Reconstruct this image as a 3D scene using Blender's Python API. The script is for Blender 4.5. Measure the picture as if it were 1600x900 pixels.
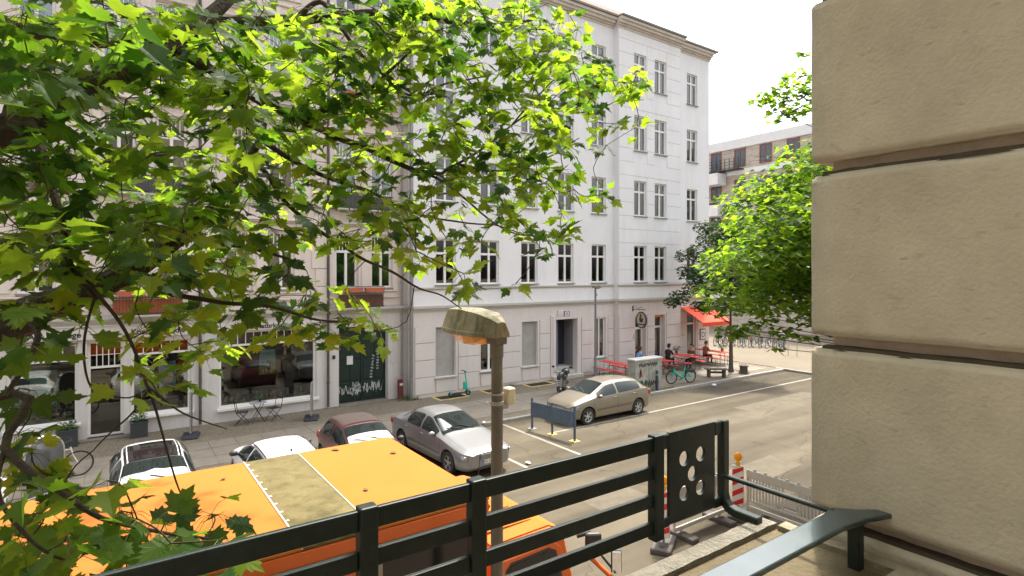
import bpy, bmesh, math, random
import numpy as np
from mathutils import Vector, Matrix, noise
R = math.radians
random.seed(7)
for o in list(bpy.data.objects): bpy.data.objects.remove(o)
scn = bpy.context.scene
col = scn.collection

# ---------------------------------------------------------------- camera
CAMZ = 5.5; YAW = R(35.17); FPX = 887.0; HY = 425.0
cam = bpy.data.cameras.new('camera'); camo = bpy.data.objects.new('camera', cam); col.objects.link(camo)
camo.location = (0, 0, CAMZ); camo.rotation_euler = (R(90), 0, -YAW)
cam.sensor_width = 36; cam.lens = FPX / 1600 * 36; cam.shift_y = -25 / 1600
cam.clip_start = 0.05; cam.clip_end = 2000
scn.camera = camo
# ---------------------------------------------------------------- sky and sun
SUN_EL = R(63); SUN_AZ = R(60)
world = bpy.data.worlds.new('World'); scn.world = world; world.use_nodes = True
wn = world.node_tree; wn.nodes.clear()
sky = wn.nodes.new('ShaderNodeTexSky'); sky.sky_type = 'NISHITA'; sky.sun_disc = False
sky.sun_elevation = SUN_EL; sky.sun_rotation = SUN_AZ; sky.dust_density = 7.0; sky.air_density = 1.3; sky.altitude = 40
hs = wn.nodes.new('ShaderNodeHueSaturation'); hs.inputs['Saturation'].default_value = 0.3
bg = wn.nodes.new('ShaderNodeBackground'); bg.inputs['Strength'].default_value = 0.15
wo = wn.nodes.new('ShaderNodeOutputWorld')
wn.links.new(sky.outputs[0], hs.inputs['Color']); wn.links.new(hs.outputs[0], bg.inputs['Color']); wn.links.new(bg.outputs[0], wo.inputs['Surface'])
sd = Vector((math.sin(SUN_AZ) * math.cos(SUN_EL), math.cos(SUN_AZ) * math.cos(SUN_EL), math.sin(SUN_EL)))
sl = bpy.data.lights.new('sun', 'SUN'); sl.energy = 2.0; sl.angle = R(2.5); sl.color = (1, .91, .77)
so = bpy.data.objects.new('sun', sl); col.objects.link(so); so.rotation_euler = sd.to_track_quat('Z', 'Y').to_euler(); so.location = (0, 30, 60)
vs = scn.view_settings; vs.view_transform = 'Standard'; vs.look = 'None'; vs.gamma = 1; vs.use_curve_mapping = False
vs.exposure = 1.65

def at(x, y, t):
    'point seen at pixel (x, y) of the 1600x900 photograph, at depth t metres'
    r = (x - 800) / FPX; s, c = math.sin(YAW), math.cos(YAW)
    return Vector((t * (s + r * c), t * (c - r * s), CAMZ - t * (y - HY) / FPX))

# ---------------------------------------------------------------- materials
MATS = {}
def mat(name, c=(.5, .5, .5), rough=.6, var=.12, scale=2., bump=0., bscale=40., metal=0., spec=.5, coat=0., stain=None, vstain=None, emit=None):
    if name in MATS: return MATS[name]
    m = bpy.data.materials.new(name); m.use_nodes = True; MATS[name] = m
    n = m.node_tree; L = n.links; b = n.nodes['Principled BSDF']
    b.inputs['Base Color'].default_value = (*c, 1); b.inputs['Roughness'].default_value = rough
    b.inputs['Metallic'].default_value = metal; b.inputs['Specular IOR Level'].default_value = spec
    b.inputs['Coat Weight'].default_value = coat; b.inputs['Coat Roughness'].default_value = .04
    geo = n.nodes.new('ShaderNodeNewGeometry')
    src = None
    if var > 0:
        nz = n.nodes.new('ShaderNodeTexNoise'); nz.inputs['Scale'].default_value = scale; nz.inputs['Detail'].default_value = 8; nz.inputs['Roughness'].default_value = .65
        L.new(geo.outputs['Position'], nz.inputs['Vector'])
        mr = n.nodes.new('ShaderNodeMapRange'); mr.inputs['From Min'].default_value = .25; mr.inputs['From Max'].default_value = .75
        mr.inputs['To Min'].default_value = 1 - var; mr.inputs['To Max'].default_value = 1 + var
        L.new(nz.outputs['Fac'], mr.inputs['Value'])
        mx = n.nodes.new('ShaderNodeMix'); mx.data_type = 'RGBA'; mx.blend_type = 'MULTIPLY'; mx.inputs[0].default_value = 1
        mx.inputs[6].default_value = (*c, 1); L.new(mr.outputs[0], mx.inputs[7]); src = mx.outputs[2]
    for st in [stain, vstain]:
        if not st: continue
        sc, amt, ssc = st
        nz = n.nodes.new('ShaderNodeTexNoise'); nz.inputs['Scale'].default_value = ssc; nz.inputs['Detail'].default_value = 10; nz.inputs['Roughness'].default_value = .7
        if st is vstain:
            mp = n.nodes.new('ShaderNodeMapping'); mp.inputs['Scale'].default_value = (1, 1, .12); L.new(geo.outputs['Position'], mp.inputs['Vector']); L.new(mp.outputs[0], nz.inputs['Vector'])
        else: L.new(geo.outputs['Position'], nz.inputs['Vector'])
        mr = n.nodes.new('ShaderNodeMapRange'); mr.inputs['From Min'].default_value = .48; mr.inputs['From Max'].default_value = .72; mr.inputs['To Max'].default_value = amt
        L.new(nz.outputs['Fac'], mr.inputs['Value'])
        mx = n.nodes.new('ShaderNodeMix'); mx.data_type = 'RGBA'; L.new(mr.outputs[0], mx.inputs[0])
        if src: L.new(src, mx.inputs[6])
        else: mx.inputs[6].default_value = (*c, 1)
        mx.inputs[7].default_value = (*sc, 1); src = mx.outputs[2]
    if src: L.new(src, b.inputs['Base Color'])
    if bump > 0:
        nz = n.nodes.new('ShaderNodeTexNoise'); nz.inputs['Scale'].default_value = bscale; nz.inputs['Detail'].default_value = 6
        L.new(geo.outputs['Position'], nz.inputs['Vector'])
        bp = n.nodes.new('ShaderNodeBump'); bp.inputs['Strength'].default_value = bump; bp.inputs['Distance'].default_value = .02
        L.new(nz.outputs['Fac'], bp.inputs['Height']); L.new(bp.outputs[0], b.inputs['Normal'])
    if emit: b.inputs['Emission Color'].default_value = (*emit[:3], 1); b.inputs['Emission Strength'].default_value = emit[3]
    return m

def glass_mat(name, tint=(.75, .82, .8), refl=1.0, ior=2.2):
    if name in MATS: return MATS[name]
    m = bpy.data.materials.new(name); m.use_nodes = True; MATS[name] = m
    n = m.node_tree; L = n.links; n.nodes.remove(n.nodes['Principled BSDF'])
    tr = n.nodes.new('ShaderNodeBsdfTransparent'); tr.inputs[0].default_value = (*tint, 1)
    gl = n.nodes.new('ShaderNodeBsdfGlossy'); gl.inputs['Roughness'].default_value = .015; gl.inputs['Color'].default_value = (refl, refl, refl, 1)
    fr = n.nodes.new('ShaderNodeFresnel'); fr.inputs['IOR'].default_value = ior
    geo = n.nodes.new('ShaderNodeNewGeometry'); nz = n.nodes.new('ShaderNodeTexNoise'); nz.inputs['Scale'].default_value = .8; L.new(geo.outputs['Position'], nz.inputs['Vector'])
    bp = n.nodes.new('ShaderNodeBump'); bp.inputs['Strength'].default_value = .08; bp.inputs['Distance'].default_value = .02; L.new(nz.outputs['Fac'], bp.inputs['Height']); L.new(bp.outputs[0], gl.inputs['Normal'])
    mx = n.nodes.new('ShaderNodeMixShader'); L.new(fr.outputs[0], mx.inputs[0]); L.new(tr.outputs[0], mx.inputs[1]); L.new(gl.outputs[0], mx.inputs[2])
    L.new(mx.outputs[0], n.nodes['Material Output'].inputs['Surface'])
    return m

def leaf_mat(name, c, tc, tfac=.5):
    m = bpy.data.materials.new(name); m.use_nodes = True; MATS[name] = m
    n = m.node_tree; L = n.links; b = n.nodes['Principled BSDF']
    b.inputs['Roughness'].default_value = .5; b.inputs['Specular IOR Level'].default_value = .18
    geo = n.nodes.new('ShaderNodeNewGeometry'); nz = n.nodes.new('ShaderNodeTexNoise'); nz.inputs['Scale'].default_value = 5; nz.inputs['Detail'].default_value = 4
    L.new(geo.outputs['Position'], nz.inputs['Vector'])
    def mixc(c):
        mx = n.nodes.new('ShaderNodeMix'); mx.data_type = 'RGBA'; L.new(nz.outputs['Fac'], mx.inputs[0])
        mx.inputs[6].default_value = (c[0] * .6, c[1] * .7, c[2] * .8, 1); mx.inputs[7].default_value = (c[0] * 1.5, c[1] * 1.3, c[2] * 1.1, 1); return mx.outputs[2]
    L.new(mixc(c), b.inputs['Base Color'])
    t = n.nodes.new('ShaderNodeBsdfTranslucent'); L.new(mixc(tc), t.inputs['Color'])
    mx = n.nodes.new('ShaderNodeMixShader'); mx.inputs[0].default_value = tfac
    L.new(b.outputs[0], mx.inputs[1]); L.new(t.outputs[0], mx.inputs[2]); L.new(mx.outputs[0], n.nodes['Material Output'].inputs['Surface'])
    return m

def tiled_mat(name, c, c2, size, rough=.85, gap=.03, bump=.5, stain=None):
    'small cobbles: voronoi cells with darker joints'
    m = bpy.data.materials.new(name); m.use_nodes = True; MATS[name] = m
    n = m.node_tree; L = n.links; b = n.nodes['Principled BSDF']; b.inputs['Roughness'].default_value = rough; b.inputs['Specular IOR Level'].default_value = .25
    geo = n.nodes.new('ShaderNodeNewGeometry')
    v = n.nodes.new('ShaderNodeTexVoronoi'); v.inputs['Scale'].default_value = 1 / size; L.new(geo.outputs['Position'], v.inputs['Vector'])
    e = n.nodes.new('ShaderNodeTexVoronoi'); e.feature = 'DISTANCE_TO_EDGE'; e.inputs['Scale'].default_value = 1 / size; L.new(geo.outputs['Position'], e.inputs['Vector'])
    bw = n.nodes.new('ShaderNodeSeparateColor'); L.new(v.outputs['Color'], bw.inputs[0])
    nz = n.nodes.new('ShaderNodeTexNoise'); nz.inputs['Scale'].default_value = .55; nz.inputs['Detail'].default_value = 9; nz.inputs['Roughness'].default_value = .7; L.new(geo.outputs['Position'], nz.inputs['Vector'])
    ad = n.nodes.new('ShaderNodeMath'); ad.operation = 'MULTIPLY_ADD'; L.new(bw.outputs[0], ad.inputs[0]); ad.inputs[1].default_value = .5; 
    s2 = n.nodes.new('ShaderNodeMapRange'); s2.inputs['From Min'].default_value = .3; s2.inputs['From Max'].default_value = .7; s2.inputs['To Max'].default_value = .5; L.new(nz.outputs['Fac'], s2.inputs['Value']); L.new(s2.outputs[0], ad.inputs[2])
    mx = n.nodes.new('ShaderNodeMix'); mx.data_type = 'RGBA'; L.new(ad.outputs[0], mx.inputs[0]); mx.inputs[6].default_value = (*c, 1); mx.inputs[7].default_value = (*c2, 1)
    st = n.nodes.new('ShaderNodeMapRange'); st.inputs['From Max'].default_value = gap * 4; st.inputs['To Min'].default_value = .45; st.inputs['To Max'].default_value = 1; L.new(e.outputs[0], st.inputs['Value'])
    m2 = n.nodes.new('ShaderNodeMix'); m2.data_type = 'RGBA'; m2.blend_type = 'MULTIPLY'; m2.inputs[0].default_value = 1; L.new(mx.outputs[2], m2.inputs[6]); L.new(st.outputs[0], m2.inputs[7])
    L.new(m2.outputs[2], b.inputs['Base Color'])
    bp = n.nodes.new('ShaderNodeBump'); bp.inputs['Strength'].default_value = bump; bp.inputs['Distance'].default_value = .015; L.new(st.outputs[0], bp.inputs['Height']); L.new(bp.outputs[0], b.inputs['Normal'])
    return m

def asphalt_mat():
    m = mat('asphalt', (.112, .096, .07), .95, .22, .35, .35, 90, spec=.1, stain=((.085, .075, .06), .6, .9), vstain=None)
    n = m.node_tree; L = n.links; b = n.nodes['Principled BSDF']
    src = b.inputs['Base Color'].links[0].from_socket
    geo = n.nodes.new('ShaderNodeNewGeometry')
    # lengthways wear bands along the street
    mp = n.nodes.new('ShaderNodeMapping'); mp.inputs['Scale'].default_value = (.05, .9, 1); L.new(geo.outputs['Position'], mp.inputs['Vector'])
    nz = n.nodes.new('ShaderNodeTexNoise'); nz.inputs['Scale'].default_value = 1; nz.inputs['Detail'].default_value = 5; L.new(mp.outputs[0], nz.inputs['Vector'])
    mr = n.nodes.new('ShaderNodeMapRange'); mr.inputs['From Min'].default_value = .35; mr.inputs['From Max'].default_value = .65; mr.inputs['To Min'].default_value = .72; mr.inputs['To Max'].default_value = 1.25; L.new(nz.outputs['Fac'], mr.inputs['Value'])
    mx = n.nodes.new('ShaderNodeMix'); mx.data_type = 'RGBA'; mx.blend_type = 'MULTIPLY'; mx.inputs[0].default_value = 1; L.new(src, mx.inputs[6]); L.new(mr.outputs[0], mx.inputs[7])
    # cracks
    v = n.nodes.new('ShaderNodeTexVoronoi'); v.feature = 'DISTANCE_TO_EDGE'; v.inputs['Scale'].default_value = .2
    nw = n.nodes.new('ShaderNodeTexNoise'); nw.inputs['Scale'].default_value = 1.4; nw.inputs['Detail'].default_value = 6; L.new(geo.outputs['Position'], nw.inputs['Vector'])
    va = n.nodes.new('ShaderNodeVectorMath'); va.operation = 'ADD'; L.new(geo.outputs['Position'], va.inputs[0]); L.new(nw.outputs['Color'], va.inputs[1]); L.new(va.outputs[0], v.inputs['Vector'])
    c = n.nodes.new('ShaderNodeMapRange'); c.inputs['From Max'].default_value = .007; c.inputs['To Min'].default_value = .72; c.inputs['To Max'].default_value = 1; L.new(v.outputs[0], c.inputs['Value'])
    m3 = n.nodes.new('ShaderNodeMix'); m3.data_type = 'RGBA'; m3.blend_type = 'MULTIPLY'; m3.inputs[0].default_value = 1; L.new(mx.outputs[2], m3.inputs[6]); L.new(c.outputs[0], m3.inputs[7])
    L.new(m3.outputs[2], b.inputs['Base Color'])
    return m

# ---------------------------------------------------------------- mesh helpers
class MB:
    def __init__(s): s.v = []; s.f = []; s.mi = []
    def add(s, vs, fs, mi=0):
        o = len(s.v); s.v += [tuple(v) for v in vs]; s.f += [tuple(i + o for i in f) for f in fs]; s.mi += [mi] * len(fs); return s
    def box(s, x0, x1, y0, y1, z0, z1, mi=0, M=None):
        v = [Vector((x, y, z)) for z in (z0, z1) for y in (y0, y1) for x in (x0, x1)]
        if M: v = [M @ p for p in v]
        return s.add(v, [(0, 2, 3, 1), (4, 5, 7, 6), (0, 1, 5, 4), (2, 6, 7, 3), (0, 4, 6, 2), (1, 3, 7, 5)], mi)
    def quad(s, a, b, c, d, mi=0): return s.add([a, b, c, d], [(0, 1, 2, 3)], mi)
    def bar(s, p, q, w, h, mi=0, up=(0, 0, 1)):
        p, q = Vector(p), Vector(q); d = (q - p); u = Vector(up)
        if abs(d.normalized().dot(u)) > .98: u = Vector((1, 0, 0))
        a = d.cross(u).normalized() * w / 2; b = a.cross(d).normalized() * h / 2
        v = [p - a - b, p + a - b, p + a + b, p - a + b, q - a - b, q + a - b, q + a + b, q - a + b]
        return s.add(v, [(0, 1, 2, 3), (7, 6, 5, 4), (0, 4, 5, 1), (1, 5, 6, 2), (2, 6, 7, 3), (3, 7, 4, 0)], mi)
    def tube(s, pts, rad, n=8, mi=0, cap=True):
        pts = [Vector(p) for p in pts]; k = len(pts)
        if not hasattr(rad, '__len__'): rad = [rad] * k
        vs = []; prev = None
        for i, p in enumerate(pts):
            d = (pts[min(i + 1, k - 1)] - pts[max(i - 1, 0)]).normalized()
            if prev is None: a = d.orthogonal().normalized()
            else: a = (prev - d * prev.dot(d)); a = a.normalized() if a.length > 1e-5 else d.orthogonal().normalized()
            prev = a; b = d.cross(a)
            vs += [p + (a * math.cos(t) + b * math.sin(t)) * rad[i] for t in [2 * math.pi * j / n for j in range(n)]]
        fs = [(i * n + j, i * n + (j + 1) % n, (i + 1) * n + (j + 1) % n, (i + 1) * n + j) for i in range(k - 1) for j in range(n)]
        if cap: fs += [tuple(range(n))[::-1], tuple(range((k - 1) * n, k * n))]
        return s.add(vs, fs, mi)
    def cyl(s, p, q, r, r2=None, n=12, mi=0): return s.tube([p, q], [r, r if r2 is None else r2], n, mi)
    def lathe(s, prof, c=(0, 0, 0), axis='z', n=20, mi=0, cap=True):
        'prof: list of (radius, height along axis)'
        vs = []
        for r, h in prof:
            for j in range(n):
                t = 2 * math.pi * j / n; a, b = r * math.cos(t), r * math.sin(t)
                v = {'z': (a, b, h), 'y': (a, h, -b), 'x': (h, a, b)}[axis]; vs.append((v[0] + c[0], v[1] + c[1], v[2] + c[2]))
        k = len(prof)
        fs = [(i * n + j, i * n + (j + 1) % n, (i + 1) * n + (j + 1) % n, (i + 1) * n + j) for i in range(k - 1) for j in range(n)]
        if cap and prof[0][0] > 1e-4: fs.append(tuple(range(n))[::-1])
        if cap and prof[-1][0] > 1e-4: fs.append(tuple(range((k - 1) * n, k * n)))
        return s.add(vs, fs, mi)
    def ball(s, c, r, n=12, m=8, mi=0, M=None):
        if not hasattr(r, '__len__'): r = (r, r, r)
        vs = []; 
        for i in range(m + 1):
            ph = math.pi * i / m
            for j in range(n):
                t = 2 * math.pi * j / n; p = Vector((r[0] * math.sin(ph) * math.cos(t), r[1] * math.sin(ph) * math.sin(t), r[2] * math.cos(ph)))
                if M: p = M @ p
                vs.append(p + Vector(c))
        fs = [(i * n + j, (i + 1) * n + j, (i + 1) * n + (j + 1) % n, i * n + (j + 1) % n) for i in range(m) for j in range(n)]
        return s.add(vs, fs, mi)
    def prism(s, poly, y0, y1, mi=0, plane='xz'):
        'poly in (x,z) extruded along y; plane xy extrudes along z, yz along x'
        def P(a, b, c): return {'xz': (a, c, b), 'xy': (a, b, c), 'yz': (c, a, b)}[plane]
        n = len(poly); v = [P(a, b, y0) for a, b in poly] + [P(a, b, y1) for a, b in poly]
        f = [tuple(range(n)), tuple(range(2 * n - 1, n - 1, -1))] + [(i, n + i, n + (i + 1) % n, (i + 1) % n) for i in range(n)]
        return s.add(v, f, mi)
    def mesh(s, name, mats, smooth=False, fix=True):
        me = bpy.data.meshes.new(name); me.from_pydata(s.v, [], s.f)
        for m in (mats if isinstance(mats, (list, tuple)) else [mats]): me.materials.append(m)
        if any(s.mi): me.polygons.foreach_set('material_index', s.mi)
        if fix:
            bm = bmesh.new(); bm.from_mesh(me); bmesh.ops.remove_doubles(bm, verts=bm.verts, dist=1e-5); bmesh.ops.recalc_face_normals(bm, faces=bm.faces); bm.to_mesh(me); bm.free()
        if smooth: me.polygons.foreach_set('use_smooth', [True] * len(me.polygons)); me.set_sharp_from_angle(angle=R(38))
        me.update(); return me
    def build(s, name, mats, parent=None, loc=(0, 0, 0), rz=0, smooth=False, bevel=0, seg=1):
        return put(name, s.mesh(name, mats, smooth), parent, loc, rz, bevel, seg)

def put(name, me, parent=None, loc=(0, 0, 0), rz=0, bevel=0, seg=1):
    o = bpy.data.objects.new(name, me); col.objects.link(o); o.location = loc; o.rotation_euler = (0, 0, rz); o.parent = parent
    if bevel:
        b = o.modifiers.new('bevel', 'BEVEL'); b.width = bevel; b.segments = seg; b.limit_method = 'ANGLE'; b.angle_limit = R(40)
    return o
def tag(o, label=None, cat=None, group=None, kind=None):
    if label: o['label'] = label
    if cat: o['category'] = cat
    if group: o['group'] = group
    if kind: o['kind'] = kind
    return o
def thing(name, label, cat, loc=(0, 0, 0), rz=0, group=None):
    o = bpy.data.objects.new(name, None); col.objects.link(o); o.empty_display_size = .1
    o.location = loc; o.rotation_euler = (0, 0, rz); return tag(o, label, cat, group)
def copy_tree(o, parent=None):
    c = o.copy(); col.objects.link(c); c.parent = parent
    for ch in list(o.children): copy_tree(ch, c)
    return c
def apply_mods(o):
    dg = bpy.context.evaluated_depsgraph_get(); dg.update()
    me = bpy.data.meshes.new_from_object(o.evaluated_get(dg)); o.modifiers.clear(); o.data = me; return me
def cut(o, cutter):
    b = o.modifiers.new('b', 'BOOLEAN'); b.operation = 'DIFFERENCE'; b.object = cutter; b.solver = 'EXACT'
    apply_mods(o); bpy.data.objects.remove(cutter)
def text(name, s, size, m, parent=None, M=None, ext=.004, align='LEFT', shear=0, off=0.0, sx=1.0):
    cu = bpy.data.curves.new(name, 'FONT'); cu.body = s; cu.size = size; cu.extrude = ext; cu.align_x = align; cu.shear = shear; cu.offset = off; cu.resolution_u = 3
    t = bpy.data.objects.new('tmp', cu); col.objects.link(t); dg = bpy.context.evaluated_depsgraph_get(); dg.update()
    me = bpy.data.meshes.new_from_object(t.evaluated_get(dg)); bpy.data.objects.remove(t); me.materials.clear(); me.materials.append(m)
    me.transform(Matrix.Diagonal((sx, 1, 1, 1)))
    if M: me.transform(M)
    return put(name, me, parent)
FACE_S = Matrix.Rotation(R(90), 4, 'X')     # text standing up, read from -Y

def pane_grid(fn, us, vs):
    'surface from function fn(u,v) -> point'
    m = MB(); n = len(vs)
    m.add([fn(u, v) for u in us for v in vs], [(i * n + j, i * n + j + 1, (i + 1) * n + j + 1, (i + 1) * n + j) for i in range(len(us) - 1) for j in range(n - 1)])
    return m

# common materials
M_asph = asphalt_mat()
M_line = mat('road_paint', (.27, .255, .215), .8, .2, 4, stain=((.2, .19, .17), .8, 5))
M_kerb = mat('kerb_granite', (.30, .28, .25), .85, .25, 6, .3, 60)
M_cob = tiled_mat('mosaic_paving', (.145, .123, .092), (.24, .205, .152), .07)
M_slab = mat('granite_slab', (.205, .18, .142), .85, .2, 1.2, .3, 50, stain=((.13, .12, .1), .6, 1.7))
M_plaza = mat('plaza_paving', (.18, .155, .118), .95, .12, .6, .2, 40, spec=.1, stain=((.17, .15, .115), .6, .5))
M_white = mat('white_render', (.77, .77, .785), .9, .045, .5, .12, 60, spec=.2, stain=((.68, .68, .69), .5, .35), vstain=((.60, .60, .585), .45, 1.9))
M_pink = mat('pinkish_render', (.66, .61, .585), .9, .05, .8, .12, 60, spec=.2, vstain=((.5, .46, .43), .5, 1.4))
M_cream = mat('cream_render', (.68, .61, .56), .9, .06, .7, .15, 60, spec=.2, vstain=((.5, .44, .4), .5, 1.3))
M_shop = mat('pale_grey_render', (.62, .60, .58), .9, .06, .9, .1, 60, spec=.2, vstain=((.42, .4, .37), .5, 1.6))
M_trim = mat('stone_trim', (.5, .48, .44), .85, .12, 3, .1, 50, stain=((.3, .28, .24), .6, 3))
M_zinc = mat('zinc_sheet', (.28, .28, .28), .5, .15, 5, metal=.5)
M_wfr = mat('white_window_frame', (.78, .77, .74), .45, .04, 5)
M_glass = glass_mat('window_glass', (.72, .8, .78))
M_sglass = glass_mat('shop_glass', (.82, .85, .83), 1.0, 1.75)
M_room = mat('dark_room', (.09, .093, .095), .9, .4, 1.2)
M_curt = [mat('grey_blind', (.34, .35, .36), .9, .2, 4), mat('pale_curtain', (.5, .49, .46), .95, .15, 6), M_room, mat('teal_blind', (.12, .19, .17), .9, .2, 4), M_room, mat('brown_curtain', (.22, .14, .08), .9, .2, 4)]
M_black = mat('black_metal', (.02, .02, .022), .4, .2, 20)
M_iron = mat('wrought_iron', (.04, .04, .045), .5, .3, 10)
M_rub = mat('rubber', (.025, .025, .025), .8, .2, 20)
M_chrome = mat('chrome', (.6, .6, .6), .15, 0, metal=1)
M_steel = mat('galvanised_steel', (.33, .34, .34), .45, .2, 12, metal=.6)
M_plast = mat('black_plastic', (.03, .03, .032), .5, .15, 10)
M_wood = mat('weathered_wood', (.10, .08, .06), .8, .35, 9, .3, 40)
M_whitep = mat('white_paint', (.75, .75, .75), .4, .04, 4)
# ================================================================ ground
g = MB(); g.add([(-400, -300, -.12), (500, -300, -.12), (500, 500, -.12), (-400, 500, -.12)], [(0, 1, 2, 3)])
tag(g.build('road', M_asph), kind='structure')
YW, YB, YL = 22.5, 22.15, 23.1          # facade planes: white block, its bay, the shop block
KY = 17.4
sw = MB().box(-40, 31.2, KY + .16, 23.6, -.3, 0).build('pavement', M_cob); tag(sw, kind='structure')
slab_me = {}
for i in range(62):
    x = -8 + i * .78
    for j in range(3):
        if x > 33: continue
        key = random.randint(0, 5)
        if key not in slab_me: slab_me[key] = MB().box(-.383, .383, -.43, .43, -.02, .007 + .0015 * key).mesh('slab', M_slab)
        if 31.1 < x + .39 : continue
        put('slab', slab_me[key], sw, (x, 18.55 + j * .875 + random.uniform(-.004, .004), 0))
kb = MB().box(-.497, .497, 0, .15, -.3, .012).mesh('kerb_stone', M_kerb)
for i in range(44):
    put('kerb_stone', kb, sw, (-12.4 + i, KY, random.uniform(-.008, .004)), 0, .012)
pz = MB().box(31.36, 90, 6, 90, -.3, .0).build('plaza', M_plaza); tag(pz, kind='structure')
for i in range(12): put('kerb_stone', kb, pz, (31.2, 6.5 + i, random.uniform(-.006, .003)), R(90) * -1, .012)
ns = MB().box(-40, 31, .9, 3.95, -.3, 0).build('near_pavement', M_cob); tag(ns, kind='structure')
for i in range(44): put('kerb_stone', kb, ns, (-12.4 + i, 3.95, random.uniform(-.006, .003)), 0, .012)
def line(x0, x1, y0, y1):
    tag(MB().add([(x0, y0, -.116), (x1, y0, -.116), (x1, y1, -.116), (x0, y1, -.116)], [(0, 1, 2, 3)]).build('road_marking', M_line), kind='structure')
line(12.6, 31.0, 15.34, 15.46); line(6.5, 12.0, 12.84, 12.96)
line(9.68, 9.8, 12.96, 17.3); line(11.72, 11.84, 12.96, 17.3); line(6.78, 6.9, 12.96, 17.3); line(4.4, 4.5, 12.96, 17.3); line(1.9, 2.0, 12.96, 17.3); line(-2.0, 6.5, 12.84, 12.96)

M_pat = mat('asphalt_patch', (.075, .068, .055), .95, .2, 3, .3, 80, spec=.1); M_pat2 = mat('asphalt_patch_pale', (.135, .118, .09), .95, .2, 3, .3, 80, spec=.1)
for k, (x0, x1, y0, y1, m_) in enumerate([(21, 26.5, 13.1, 13.9, M_pat2), (9.4, 11.0, 9.3, 11.2, M_pat2), (13.0, 16.5, 8.6, 9.6, M_pat2), (23, 24.6, 16.2, 17.2, M_pat)]):
    rr = random.Random(k); P = [(x0 + rr.uniform(0, .1), y0 + rr.uniform(0, .1)), ((x0 + x1) / 2, y0 + rr.uniform(-.05, .05)), (x1 + rr.uniform(0, .1), y0 + rr.uniform(0, .1)), (x1, y1 + rr.uniform(0, .1)), ((x0 + x1) / 2, y1 + rr.uniform(-.05, .05)), (x0, y1)]
    tag(MB().add([(a, b, -.1175 + .0003 * k) for a, b in P], [tuple(range(6))]).build('road_patch', m_), kind='structure')

# ================================================================ facade helpers
def wall(name, x0, x1, z0, z1, y, ops, m, parent, depth=.25):
    xs = sorted({x0, x1, *[o[0] for o in ops], *[o[1] for o in ops]}); zs = sorted({z0, z1, *[o[2] for o in ops], *[o[3] for o in ops]})
    xs = [x for x in xs if x0 <= x <= x1]; zs = [z for z in zs if z0 <= z <= z1]
    b = MB()
    for i in range(len(xs) - 1):
        for j in range(len(zs) - 1):
            cx, cz = (xs[i] + xs[i + 1]) / 2, (zs[j] + zs[j + 1]) / 2
            if any(o[0] < cx < o[1] and o[2] < cz < o[3] for o in ops): continue
            b.quad((xs[i], y, zs[j]), (xs[i + 1], y, zs[j]), (xs[i + 1], y, zs[j + 1]), (xs[i], y, zs[j + 1]))
    for a, c, d, e in [o[:4] for o in ops]:
        if a < x0 or c > x1 or e > z1: continue
        b.quad((a, y, d), (a, y, e), (a, y + depth, e), (a, y + depth, d)); b.quad((c, y, d), (c, y + depth, d), (c, y + depth, e), (c, y, e))
        b.quad((a, y, e), (c, y, e), (c, y + depth, e), (a, y + depth, e))
        if d > z0: b.quad((a, y, d), (a, y + depth, d), (c, y + depth, d), (c, y, d))
    me = b.mesh(name, m, fix=False)
    return put(name, me, parent)

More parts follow.
